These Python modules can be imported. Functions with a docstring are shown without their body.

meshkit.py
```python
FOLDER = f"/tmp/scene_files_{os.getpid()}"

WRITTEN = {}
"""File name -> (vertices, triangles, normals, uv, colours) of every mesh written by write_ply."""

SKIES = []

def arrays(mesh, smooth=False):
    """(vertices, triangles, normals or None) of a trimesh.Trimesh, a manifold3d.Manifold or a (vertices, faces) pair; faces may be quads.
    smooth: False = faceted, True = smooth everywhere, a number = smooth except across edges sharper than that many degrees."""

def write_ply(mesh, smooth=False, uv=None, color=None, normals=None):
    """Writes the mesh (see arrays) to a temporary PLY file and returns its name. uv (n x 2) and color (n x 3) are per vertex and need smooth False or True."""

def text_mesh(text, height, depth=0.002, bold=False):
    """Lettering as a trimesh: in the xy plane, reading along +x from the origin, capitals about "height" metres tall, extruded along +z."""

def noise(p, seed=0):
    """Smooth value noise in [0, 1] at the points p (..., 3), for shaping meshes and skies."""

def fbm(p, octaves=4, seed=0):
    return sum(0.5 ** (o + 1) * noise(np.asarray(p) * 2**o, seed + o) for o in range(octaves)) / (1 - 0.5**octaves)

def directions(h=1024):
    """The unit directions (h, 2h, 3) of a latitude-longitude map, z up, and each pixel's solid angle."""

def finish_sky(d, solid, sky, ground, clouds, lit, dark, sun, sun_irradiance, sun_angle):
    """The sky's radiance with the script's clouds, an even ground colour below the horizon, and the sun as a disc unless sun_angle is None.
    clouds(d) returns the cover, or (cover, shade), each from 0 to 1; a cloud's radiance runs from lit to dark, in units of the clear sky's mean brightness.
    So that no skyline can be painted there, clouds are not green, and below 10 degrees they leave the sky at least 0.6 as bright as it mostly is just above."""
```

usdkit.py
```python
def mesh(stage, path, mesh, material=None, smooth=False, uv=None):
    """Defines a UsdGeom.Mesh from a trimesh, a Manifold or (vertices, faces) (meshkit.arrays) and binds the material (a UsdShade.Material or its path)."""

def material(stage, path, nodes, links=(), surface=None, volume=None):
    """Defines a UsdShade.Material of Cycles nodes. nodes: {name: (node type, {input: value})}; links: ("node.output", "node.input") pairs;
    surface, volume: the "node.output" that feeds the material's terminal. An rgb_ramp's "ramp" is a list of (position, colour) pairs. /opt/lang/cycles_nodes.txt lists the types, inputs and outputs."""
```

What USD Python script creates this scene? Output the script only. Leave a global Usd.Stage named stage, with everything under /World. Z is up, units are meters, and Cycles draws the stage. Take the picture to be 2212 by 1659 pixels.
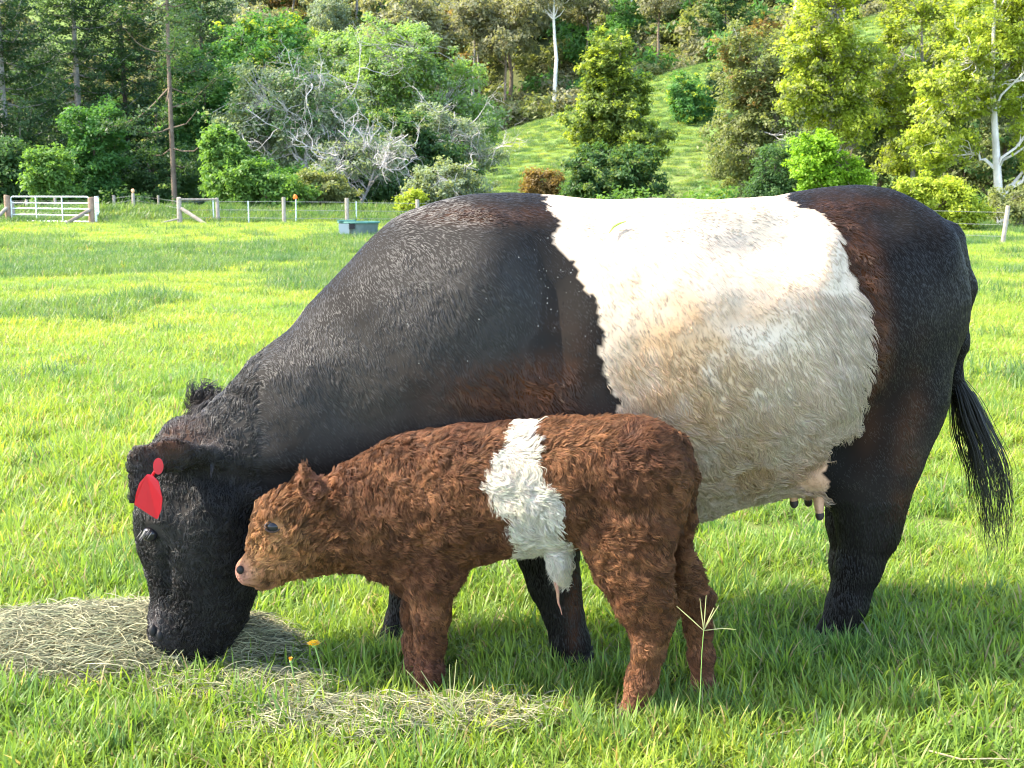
import math, random
import numpy as np, trimesh, usdkit, meshkit
from scipy import sparse
from scipy.spatial import cKDTree
from pxr import Usd, UsdGeom, UsdLux, UsdShade, Gf, Sdf, Vt

# ------------------------------------------------------------------ camera, sky, sun, exposure
stage = Usd.Stage.CreateInMemory()
UsdGeom.Xform.Define(stage, '/World')
UsdGeom.Scope.Define(stage, '/World/Looks')
CAM_H, FPX, PW, PH = 1.3, 2600.0, 2212.0, 1659.0      # eye height, focal length in pixels of a 2212 x 1659 picture
PITCH = math.atan(411.5 / FPX)
EXPOSURE = 2.5
SUN = np.array([-0.69, 0.03, 0.72]); SUN /= np.linalg.norm(SUN)
SUN_I, SKY_S = 0.72, 0.15

cam = UsdGeom.Camera.Define(stage, '/World/camera')
cam.CreateHorizontalApertureAttr(36.0)
cam.CreateVerticalApertureAttr(27.0)
cam.CreateFocalLengthAttr(36.0 * FPX / PW)
cam.CreateFStopAttr(14.0)
cam.CreateFocusDistanceAttr(3.1)
cam.CreateClippingRangeAttr(Gf.Vec2f(0.05, 5000))
cam.CreateExposureAttr(EXPOSURE)
cam.AddTranslateOp().Set(Gf.Vec3d(0, 0, CAM_H))
cam.AddRotateXOp().Set(90.0 - math.degrees(PITCH))

dome = UsdLux.DomeLight.Define(stage, '/World/sky')
skym = usdkit.material(stage, '/World/Looks/sky_air', {
    's': ('sky_texture', {'sky_type': 'single_scattering', 'sun_disc': False, 'sun_elevation': float(math.asin(SUN[2])), 'sun_rotation': float(math.atan2(SUN[0], SUN[1])), 'aerosol_density': 1.6}),
    'b': ('background_shader', {'strength': SKY_S})}, [('s.color', 'b.color')], surface='b.background')
UsdShade.MaterialBindingAPI.Apply(dome.GetPrim()).Bind(skym)
sun = UsdLux.DistantLight.Define(stage, '/World/sun')
sun.CreateNormalizeAttr(True); sun.CreateIntensityAttr(SUN_I); sun.CreateAngleAttr(0.53); sun.CreateColorAttr(Gf.Vec3f(1.0, 0.91, 0.74))
_z = SUN; _x = np.cross([0, 0, 1.0], _z); _x /= np.linalg.norm(_x); _y = np.cross(_z, _x)
sun.AddTransformOp().Set(Gf.Matrix4d(*_x, 0, *_y, 0, *_z, 0, 0, 0, 0, 1))

# ------------------------------------------------------------------ helpers
_cp, _sp = math.cos(PITCH), math.sin(PITCH)
def ray(u, v):
    a, b = (u - PW / 2) / FPX, (PH / 2 - v) / FPX
    return np.array([a, _cp + b * _sp, -_sp + b * _cp])
def at(u, v, Y):
    """the point of the place at distance Y (metres along the ground) that the camera sees at (u, v)"""
    d = ray(u, v); return np.array([0, 0, CAM_H]) + d * (Y / d[1])
def px(r, Y):
    """a length of r picture pixels at distance Y, in metres"""
    return r * Y / FPX
def norm(a):
    a = np.asarray(a, float); return a / (np.linalg.norm(a, axis=-1, keepdims=True) + 1e-12)

_names = {}
def numbered(parent, name):
    k = (parent, name); n = _names.get(k, -1) + 1; _names[k] = n
    return name if n == 0 else f'{name}_{n:03d}'
def tag(prim, label=None, category=None, group=None, kind=None):
    for k, v in (('label', label), ('category', category), ('group', group), ('kind', kind)):
        if v: prim.SetCustomDataByKey(k, v)
    return prim
def path_of(parent): return '/World' if parent is None else str(parent.GetPath())
def thing(name, label=None, category=None, loc=(0, 0, 0), group=None, kind=None):
    x = UsdGeom.Xform.Define(stage, '/World/' + numbered('/World', name))
    x.AddTranslateOp().Set(Gf.Vec3d(*map(float, loc)))
    return tag(x.GetPrim(), label, category, group, kind)
def put(name, mesh, mat, parent=None, smooth=False, colors=None, loc=None):
    """one Mesh prim; under a thing the mesh is given relative to that thing's base"""
    p = path_of(parent) + '/' + numbered(path_of(parent), name)
    m = usdkit.mesh(stage, p, mesh, mat, smooth)
    if colors is not None:
        UsdGeom.PrimvarsAPI(m).CreatePrimvar('Cd', Sdf.ValueTypeNames.Color3fArray, 'vertex').Set(Vt.Vec3fArray.FromNumpy(np.asarray(colors, np.float32)))
    if loc is not None: m.AddTranslateOp().Set(Gf.Vec3d(*map(float, loc)))
    return m.GetPrim()
def strands(name, pts, widths, colors, mat, parent=None):
    """pts (n, k, 3): n strands of k points"""
    n, k = pts.shape[:2]
    p = path_of(parent) + '/' + numbered(path_of(parent), name)
    c = UsdGeom.BasisCurves.Define(stage, p)
    c.CreateTypeAttr('linear')
    c.CreateCurveVertexCountsAttr(Vt.IntArray.FromNumpy(np.full(n, k, np.int32)))
    c.CreatePointsAttr(Vt.Vec3fArray.FromNumpy(pts.reshape(-1, 3).astype(np.float32)))
    c.CreateWidthsAttr(Vt.FloatArray.FromNumpy(np.broadcast_to(widths, (n, k)).reshape(-1).astype(np.float32)))
    c.SetWidthsInterpolation('vertex')
    UsdGeom.PrimvarsAPI(c).CreatePrimvar('Cd', Sdf.ValueTypeNames.Color3fArray, 'uniform').Set(Vt.Vec3fArray.FromNumpy(colors.astype(np.float32)))
    UsdShade.MaterialBindingAPI.Apply(c.GetPrim()).Bind(mat)
    return c.GetPrim()
def instances(name, protos, pos, rot_z, scale, which, tilt=None, **tags):
    """many copies of a few meshes as one PointInstancer. protos: [(mesh, material, colours)]"""
    pi = UsdGeom.PointInstancer.Define(stage, '/World/' + numbered('/World', name))
    base, targets = str(pi.GetPath()), []
    for i, (mesh, mat, col) in enumerate(protos):
        q = f'{base}/tuft_{i + 1:03d}'
        m = usdkit.mesh(stage, q, mesh, mat)
        if col is not None:
            UsdGeom.PrimvarsAPI(m).CreatePrimvar('Cd', Sdf.ValueTypeNames.Color3fArray, 'vertex').Set(Vt.Vec3fArray.FromNumpy(np.asarray(col, np.float32)))
        targets.append(q)
    pi.CreatePrototypesRel().SetTargets([Sdf.Path(t) for t in targets])
    n = len(pos)
    pi.CreateProtoIndicesAttr(Vt.IntArray.FromNumpy(np.asarray(which, np.int32)))
    pi.CreatePositionsAttr(Vt.Vec3fArray.FromNumpy(np.asarray(pos, np.float32)))
    pi.CreateScalesAttr(Vt.Vec3fArray.FromNumpy(np.asarray(scale, np.float32)))
    h = np.asarray(rot_z) / 2
    q = np.zeros((n, 4)); q[:, 0], q[:, 3] = np.cos(h), np.sin(h)
    if tilt is not None:                                   # a small lean about a horizontal axis, applied first
        t = np.asarray(tilt) / 2; ct, st = np.cos(t), np.sin(t)
        q = np.stack([q[:, 0] * ct, q[:, 0] * st, q[:, 3] * st, q[:, 3] * ct], 1)
    qa = Vt.QuathArray([Gf.Quath(float(a), float(b), float(c), float(d)) for a, b, c, d in q])
    pi.CreateOrientationsAttr(qa)
    return tag(pi.GetPrim(), **tags)

def mat_simple(name, color, rough=0.6, spec=0.3, noise=None, bump=0.0, scale=8.0, metallic=0.0):
    nodes = {'p': ('principled_bsdf', {'base_color': color, 'roughness': rough, 'specular_ior_level': spec, 'metallic': metallic})}
    links = []
    if noise is not None:
        nodes |= {'tc': ('texture_coordinate', {}), 'n': ('noise_texture', {'scale': scale, 'detail': 6.0, 'roughness': 0.65}),
                  'r': ('rgb_ramp', {'ramp': [(0.3, color), (0.7, noise)]})}
        links += [('tc.object', 'n.vector'), ('n.fac', 'r.fac'), ('r.color', 'p.base_color')]
        if bump:
            nodes['b'] = ('bump', {'strength': bump, 'distance': 0.01})
            links += [('n.fac', 'b.height'), ('b.normal', 'p.normal')]
    return usdkit.material(stage, '/World/Looks/' + name, nodes, links, surface='p.BSDF')

def tube(pts, radii, sides=7, cap=True):
    p = np.asarray(pts, float); radii = np.broadcast_to(np.asarray(radii, float), (len(p),))
    v, f = _tube(p, radii, sides)
    if cap:
        n = len(v); v = np.vstack([v, p[:1], p[-1:]])
        i = np.arange(sides); j = (i + 1) % sides; e = (len(p) - 1) * sides
        f = np.vstack([f, np.stack([np.full(sides, n), j, i], 1), np.stack([np.full(sides, n + 1), e + i, e + j], 1)])
    return trimesh.Trimesh(v, f, process=False)
def _tube(p, radii, sides):
    t = norm(np.gradient(p, axis=0))
    ref = np.where(np.abs(t[:, 2:]) < 0.9, [0, 0, 1.0], [1.0, 0, 0])
    if np.ptp((np.abs(t[:, 2]) < 0.9).astype(int)): ref = np.broadcast_to([0.31, 0.95, 0.05], t.shape)
    a = norm(np.cross(t, ref)); b = np.cross(t, a)
    ang = np.arange(sides) * 2 * np.pi / sides
    v = p[:, None] + radii[:, None, None] * (np.cos(ang)[None, :, None] * a[:, None] + np.sin(ang)[None, :, None] * b[:, None])
    i, j = np.meshgrid(np.arange(len(p) - 1), np.arange(sides), indexing='ij')
    q = np.stack([i * sides + j, i * sides + (j + 1) % sides, (i + 1) * sides + (j + 1) % sides, (i + 1) * sides + j], -1).reshape(-1, 4)
    return v.reshape(-1, 3), np.vstack([q[:, [0, 1, 2]], q[:, [0, 2, 3]]])
def merge(ms):
    ms = [m for m in ms if m is not None]
    return trimesh.util.concatenate(ms)

# ------------------------------------------------------------------ bodies: bones blended into one continuous surface
class Body:
    def __init__(s, lo, hi, step, lateral):
        s.lo, s.step, s.L = np.asarray(lo, float), step, norm(lateral)
        n = np.ceil((np.asarray(hi) - s.lo) / step).astype(int) + 1
        s.ax = [s.lo[i] + step * np.arange(n[i]) for i in range(3)]
        s.d = np.full(n, 1.0, np.float32)
    def _win(s, lo, hi):
        sl = tuple(slice(max(0, int((lo[i] - s.lo[i]) / s.step)), min(len(s.ax[i]), int((hi[i] - s.lo[i]) / s.step) + 2)) for i in range(3))
        g = np.stack(np.meshgrid(*(s.ax[i][sl[i]] for i in range(3)), indexing='ij'), -1)
        return sl, g
    def bone(s, a, ra, b=None, rb=None, k=1.0, kb=None, blend=0.05, cut=False, L=None):
        a = np.asarray(a, float); b = a if b is None else np.asarray(b, float)
        rb = ra if rb is None else rb; kb = k if kb is None else kb
        L = s.L if L is None else norm(L)
        R = max(ra, rb, ra * k, rb * kb) + blend * 2 + 0.03
        sl, g = s._win(np.minimum(a, b) - R, np.maximum(a, b) + R)
        q = g - a; lat = q @ L; q = q - lat[..., None] * L
        ab = b - a; lab = ab @ L; ab = ab - lab * L; den = ab @ ab
        t = np.clip((q @ ab) / den, 0, 1) if den > 1e-9 else np.zeros(lat.shape)
        r = ra + (rb - ra) * t; kk = k + (kb - k) * t
        q = q - t[..., None] * ab
        d = np.sqrt((q * q).sum(-1) + ((lat - t * lab) / kk) ** 2) - r
        d = d * np.minimum(1.0, np.sqrt(kk))
        old = s.d[sl]
        if cut:
            h = np.clip(0.5 - 0.5 * (old + d) / blend, 0, 1); s.d[sl] = old * (1 - h) + (-d) * h + blend * h * (1 - h)
        else:
            h = np.clip(0.5 + 0.5 * (old - d) / blend, 0, 1); s.d[sl] = old * (1 - h) + d * h - blend * h * (1 - h)
    def bump(s, c, size, amount):
        c = np.asarray(c, float); size = np.broadcast_to(np.asarray(size, float), (3,))
        sl, g = s._win(c - 2.5 * size, c + 2.5 * size)
        s.d[sl] -= (amount * np.exp(-(((g - c) / size) ** 2).sum(-1))).astype(np.float32)
    def surface(s, smooth=8):
        d = s.d; n = d.shape
        ins = d < 0
        c = [ins[i:n[0] - 1 + i, j:n[1] - 1 + j, k:n[2] - 1 + k] for i in (0, 1) for j in (0, 1) for k in (0, 1)]
        cnt = sum(x.astype(np.int8) for x in c); act = (cnt > 0) & (cnt < 8)
        idx = -np.ones(act.shape, int); cells = np.argwhere(act); idx[act] = np.arange(len(cells))
        acc, num = np.zeros((len(cells), 3)), np.zeros(len(cells))
        for axis in range(3):
            o = [x for x in range(3) if x != axis]
            for i in (0, 1):
                for j in (0, 1):
                    p = cells.copy(); p[:, o[0]] += i; p[:, o[1]] += j; q = p.copy(); q[:, axis] += 1
                    dp, dq = d[tuple(p.T)], d[tuple(q.T)]
                    hit = (dp < 0) != (dq < 0)
                    t = np.where(hit, dp / np.where(hit, dp - dq, 1), 0)
                    w = p.astype(float); w[:, axis] += t
                    acc[hit] += w[hit]; num[hit] += 1
        v = s.lo + s.step * acc / np.maximum(num, 1)[:, None]
        F = []
        for axis in range(3):
            o1, o2 = (axis + 1) % 3, (axis + 2) % 3
            a = [slice(None)] * 3; b = [slice(None)] * 3; a[axis] = slice(0, -1); b[axis] = slice(1, None)
            ch = ins[tuple(a)] != ins[tuple(b)]
            e = np.argwhere(ch); e = e[(e[:, o1] > 0) & (e[:, o2] > 0) & (e[:, o1] < n[o1] - 1) & (e[:, o2] < n[o2] - 1)]
            def cell(i, j):
                q = e.copy(); q[:, o1] -= i; q[:, o2] -= j; return idx[tuple(q.T)]
            quad = np.stack([cell(1, 1), cell(0, 1), cell(0, 0), cell(1, 0)], 1)
            flip = ~ins[tuple(e.T)]
            quad[flip] = quad[flip][:, ::-1]
            F.append(quad)
        F = np.vstack(F); F = F[(F >= 0).all(1)]
        m = trimesh.Trimesh(v, np.vstack([F[:, [0, 1, 2]], F[:, [0, 2, 3]]]), process=False)
        trimesh.smoothing.filter_taubin(m, iterations=smooth)
        parts = m.split(only_watertight=False)
        m = max(parts, key=lambda x: len(x.faces)) if len(parts) > 1 else m
        if m.volume < 0: m.invert()
        return m

def on_skin(mesh, u, v, deep=0.0):
    """the point of the body that the ray through (u, v) meets first, moved deep metres into it"""
    o = np.array([0, 0, CAM_H]); d = norm(ray(u, v)); q = mesh.vertices - o; s = q @ d; off = np.linalg.norm(q - s[:, None] * d, axis=1)
    k = off < .018; return o + d * (s[k].min() + .004 + deep)

def sample_surface(mesh, n, rng, weight=None):
    a = mesh.area_faces.copy()
    if weight is not None: a = a * weight(mesh.triangles_center, mesh.face_normals)
    f = rng.choice(len(a), n, p=a / a.sum())
    r1, r2 = np.sqrt(rng.random(n)), rng.random(n)
    w = np.stack([1 - r1, r1 * (1 - r2), r1 * r2], 1)
    tri = mesh.faces[f]
    p = (mesh.vertices[tri] * w[:, :, None]).sum(1); nn = norm((mesh.vertex_normals[tri] * w[:, :, None]).sum(1))
    return p, nn

def fur(root, nrm, flow, length, lift, rng, k=4, wild=0.25, clump=0.02, gather=0.5, curl=0.0, curl_turns=1.2, per=14):
    """hairs that leave the skin, lie down along the flow and gather into locks"""
    n = len(root)
    length = np.broadcast_to(length, (n,)); lift = np.broadcast_to(lift, (n,)); curl = np.broadcast_to(curl, (n,)); gather = np.broadcast_to(gather, (n,))
    t = flow - (flow * nrm).sum(1)[:, None] * nrm
    t = norm(t + 1e-6)
    side = np.cross(nrm, t)
    wild = np.broadcast_to(wild, (n,)); ang = ((meshkit.noise(root * 22.0, 5) - 0.5) * 4.2 + rng.normal(0, 0.6, n)) * wild
    t = t * np.cos(ang)[:, None] + side * np.sin(ang)[:, None]; side = np.cross(nrm, t)
    s = np.linspace(0, 1, k)[None, :, None]
    L = length[:, None, None]
    lf = lift[:, None, None]
    pts = root[:, None] - nrm[:, None] * 0.0012 + t[:, None] * (L * s) + nrm[:, None] * (L * lf * (s - 0.55 * s * s))
    if np.any(curl > 0):
        ph = (meshkit.noise(root * 30.0, 9) * 6.28)[:, None, None]
        c = curl[:, None, None] * L
        pts = pts + side[:, None] * (c * np.sin(s * curl_turns * 6.28 + ph) * s) + nrm[:, None] * (c * 0.7 * np.cos(s * curl_turns * 6.28 + ph) * s)
    if clump > 0:
        m = max(8, int(n / per))
        pick = rng.choice(n, m, replace=False)
        _, j = cKDTree(root[pick]).query(root)
        lead = pts[pick][j]
        fur.lock = pick[j]
        g = (gather[:, None, None] * s ** 1.3)
        pts = pts * (1 - g) + lead * g
    return pts
# ------------------------------------------------------------------ coats
def coat_material(name, rough=0.45, hairlike=True, spec=0.35):
    nodes = {'a': ('attribute', {'attribute': 'Cd'}), 'p': ('principled_bsdf', {'roughness': rough, 'specular_ior_level': spec})}
    links = [('a.color', 'p.base_color')]
    return usdkit.material(stage, '/World/Looks/' + name, nodes, links, surface='p.BSDF')
M_hair = usdkit.material(stage, '/World/Looks/hair_coat', {
    'a': ('attribute', {'attribute': 'Cd'}),
    'h': ('principled_bsdf', {'roughness': 0.5, 'specular_ior_level': 0.18}),
    't': ('translucent_bsdf', {}), 'm': ('mix_closure', {'fac': 0.16})},
    [('a.color', 'h.base_color'), ('a.color', 't.color'), ('h.BSDF', 'm.closure1'), ('t.BSDF', 'm.closure2')], surface='m.closure')
M_hair_black = usdkit.material(stage, '/World/Looks/hair_black', {
    'a': ('attribute', {'attribute': 'Cd'}), 'h': ('principled_bsdf', {'roughness': 0.38, 'specular_ior_level': 0.30})},
    [('a.color', 'h.base_color')], surface='h.BSDF')
M_skin = coat_material('animal_skin', 0.8, spec=0.05)
M_eye = usdkit.material(stage, '/World/Looks/eye_dark', {'p': ('principled_bsdf', {'base_color': (0.008, 0.007, 0.008), 'roughness': 0.12, 'specular_ior_level': 0.35})}, surface='p.BSDF')
M_hoof = mat_simple('hoof_horn', (0.010, 0.009, 0.008), 0.7, spec=.15, noise=(0.03, 0.026, 0.02), scale=30)
M_hoof_calf = mat_simple('hoof_calf', (0.07, 0.05, 0.035), 0.5, noise=(0.14, 0.10, 0.07), scale=40)
M_teat = mat_simple('teat_skin', (0.55, 0.32, 0.20), 0.5, noise=(0.36, 0.2, 0.13), scale=60)
M_teat_tip = mat_simple('teat_tip', (0.03, 0.022, 0.02), 0.5)
M_nose = mat_simple('nose_skin', (0.03, 0.026, 0.025), 0.3, noise=(0.06, 0.05, 0.048), scale=90, bump=0.3)
M_nose_calf = mat_simple('calf_nose_skin', (0.30, 0.15, 0.11), 0.35, noise=(0.40, 0.22, 0.17), scale=120, bump=0.3)
M_dark = mat_simple('nostril_dark', (0.006, 0.005, 0.005), 0.6)

import shapely
def region(pts, pad=0.0):
    return shapely.Polygon(pts).buffer(pad)
def inside(poly, p):
    return shapely.contains_xy(poly, p[:, 0], p[:, 2])
def gauss(p, c, s):
    return np.exp(-(((p - np.asarray(c)) / np.asarray(s)) ** 2).sum(1))
def mixc(c, k, w):
    w = np.clip(w, 0, 1)[:, None]; return c * (1 - w) + np.asarray(k) * w

# ------------------------------------------------------------------ the cow
COW_L = np.array([-0.148, 0.989, 0.0])                    # across the cow
def cow_mid(u): return 3.33 + 0.17 * (u - 1000) / 850.0
def build_cow():
    B = Body((-1.28, 2.7, -0.06), (1.62, 4.02, 1.46), 0.0125, COW_L)
    def c(u, v, r, Y=None, k=1.0, off=0.0):
        Y = (cow_mid(u) if Y is None else Y) + off
        return at(u, v, Y), px(r, Y), k
    def chain(pts, blend=0.06, **kw):
        for p, q in zip(pts[:-1], pts[1:]):
            B.bone(p[0], p[1], q[0], q[1], p[2], q[2], blend=blend, **kw)
    # trunk
    chain([c(1010, 745, 297, k=.62), c(1130, 768, 322, k=.70), c(1270, 783, 345, k=.80), c(1420, 783, 348, k=.86), c(1590, 757, 323, k=.86), c(1760, 690, 280, k=.82), c(1852, 640, 236, k=.80)], 0.03)
    # neck
    chain([c(1000, 730, 270, k=.62), c(810, 838, 205, k=.62), c(650, 925, 158, k=.66), c(520, 1003, 122, k=.72), c(455, 1030, 105, k=.85)], 0.09, L=(.20, .98, 0))
    B.bone(*c(1120, 640, 190, k=.7, off=0.0)[:2], *c(960, 770, 200, k=.7)[:2], k=.95, blend=0.12)
    # head
    H = [c(402, 1020, 92, 3.20, .95), c(412, 1120, 122, 3.18, .85), c(428, 1205, 122, 3.17, .70), c(422, 1285, 98, 3.16, .66), c(408, 1345, 78, 3.15, .80)]
    HL = (.45, .89, 0)
    chain(H, 0.05, L=HL)
    B.bone(*c(500, 1200, 88, 3.19)[:2], *c(478, 1310, 62, 3.16)[:2], k=.75, blend=0.06, L=HL)          # jaw
    B.bone(*c(380, 1352, 60, 3.15)[:2], *c(440, 1368, 58, 3.15)[:2], k=1.15, blend=0.04, L=HL)          # muzzle
    B.bone(*c(410, 990, 80, 3.22)[:2], *c(400, 950, 42, 3.24)[:2], k=.9, blend=0.06)                 # poll
    # near ear, hanging towards the lens; far ear behind the neck
    B.bone(*c(440, 985, 40, 3.10)[:2], *c(368, 985, 38, 3.03)[:2], blend=0.04, k=.5, L=(.1, .75, .6))
    B.bone(*c(368, 985, 42, 3.03)[:2], *c(318, 1000, 38, 2.985)[:2], blend=0.03, k=.45, L=(-.1, .9, .3))
    B.bone(*c(314, 1004, 36, 2.985)[:2], *c(290, 1078, 16, 2.965)[:2], blend=0.025, k=.5, L=(0, 1, .1))
    B.bone(*c(490, 915, 34, 3.33)[:2], *c(440, 866, 30, 3.40)[:2], blend=0.03, k=.6)
    # near fore leg, far fore leg
    chain([c(1110, 960, 165, 3.24, .55), c(1165, 1090, 100, 3.20, .7), c(1183, 1190, 63, 3.18, .85), c(1199, 1262, 50, 3.18, 1), c(1216, 1325, 37, 3.175, 1), c(1231, 1385, 36, 3.17, 1), c(1240, 1436, 41, 3.165, 1)], 0.045)
    chain([c(960, 960, 150, 3.40, .5), c(915, 1120, 85, 3.40, .7), c(898, 1210, 58, 3.39, .9), c(892, 1280, 44, 3.38, 1), c(872, 1345, 35, 3.37, 1), c(862, 1395, 38, 3.36, 1)], 0.045)
    # near hind leg, far hind leg
    chain([c(1890, 700, 195, 3.42, .55), c(1895, 850, 152, 3.38, .52), c(1888, 935, 120, 3.36, .55), c(1884, 1005, 97, 3.36, .62), c(1880, 1075, 74, 3.36, .72), c(1876, 1145, 59, 3.365, .8), c(1855, 1225, 43, 3.37, .9), c(1832, 1300, 36, 3.37, 1), c(1812, 1352, 40, 3.37, 1)], 0.05)
    B.bone(*c(1900, 1120, 42, 3.365)[:2], *c(1916, 1165, 20, 3.37)[:2], k=.7, blend=0.03)         # point of the hock
    chain([c(1890, 760, 160, 3.62, .5), c(1880, 930, 120, 3.66, .55), c(1865, 1040, 74, 3.66, .8), c(1850, 1130, 60, 3.66, .85), c(1838, 1215, 40, 3.66, 1), c(1836, 1290, 36, 3.66, 1), c(1826, 1325, 38, 3.66, 1)], 0.05)
    # udder
    B.bone(*c(1738, 992, 70, 3.38)[:2], *c(1788, 1004, 74, 3.42)[:2], k=1.4, blend=0.05)
    # tail
    chain([c(2040, 520, 42, 3.52, .9), c(2078, 620, 26, 3.55, 1), c(2068, 740, 19, 3.56, 1), c(2058, 810, 17, 3.57, 1), c(2078, 870, 16, 3.58, 1)], 0.04)
    # the modelling of the surface: shoulder, hook and pin bones, hollows, ribs
    nr = -0.25
    B.bump(at(1040, 600, 3.10), (.13, .14, .19), .042)       # shoulder blade
    B.bump(at(960, 830, 3.12), (.16, .14, .15), .030)        # point of the shoulder
    B.bump(at(1190, 600, 3.07), (.09, .14, .20), -.034)      # hollow behind the shoulder
    B.bump(at(1170, 740, 3.05), (.09, .14, .16), -.008)
    B.bump(at(1675, 548, 3.19), (.15, .12, .060), -.042)     # hollow before the hook bone
    B.bump(at(1790, 545, 3.20), (.050, .10, .10), .040)     # hook bone
    B.bump(at(1600, 448, 3.28), (.26, .10, .035), .020)      # loin edge
    B.bump(at(1930, 470, 3.3), (.07, .10, .05), -.020)
    B.bump(at(2040, 520, 3.4), (.05, .08, .06), .022)        # pin bone
    B.bump(at(1830, 640, 3.2), (.08, .10, .14), -.014)
    B.bump(at(1740, 860, 3.12), (.06, .1, .16), -.022)       # flank fold
    B.bump(at(1500, 690, 3.08), (.22, .14, .16), .012)
    B.bump(at(700, 800, 3.2), (.22, .1, .06), .014)          # neck crest muscle
    B.bump(at(640, 975, 3.2), (.12, .1, .035), .02)          # fold of the neck
    B.bump(at(560, 1035, 3.12), (.12, .08, .03), -.03)
    B.bump(at(338, 1122, 3.07), (.040, .05, .020), .034)      # brow
    B.bump(at(430, 1175, 3.07), (.05, .05, .05), .012)       # cheek
    B.bump(at(365, 1225, 3.08), (.018, .05, .08), -.028)
    B.bump(at(322, 1158, 3.07), (.026, .03, .022), -.012)
    B.bump(at(470, 1120, 3.08), (.06, .06, .08), .030)
    B.bump(at(400, 1080, 3.08), (.03, .05, .05), -.014)
    B.bump(at(325, 1350, 3.12), (.018, .03, .02), -.008)
    m = B.surface(10)
    v = m.vertices.copy()
    m.vertices = v + m.vertex_normals * ((meshkit.fbm(v * 9.0, 3, 3) - .5) * .012)[:, None]
    return m

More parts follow.
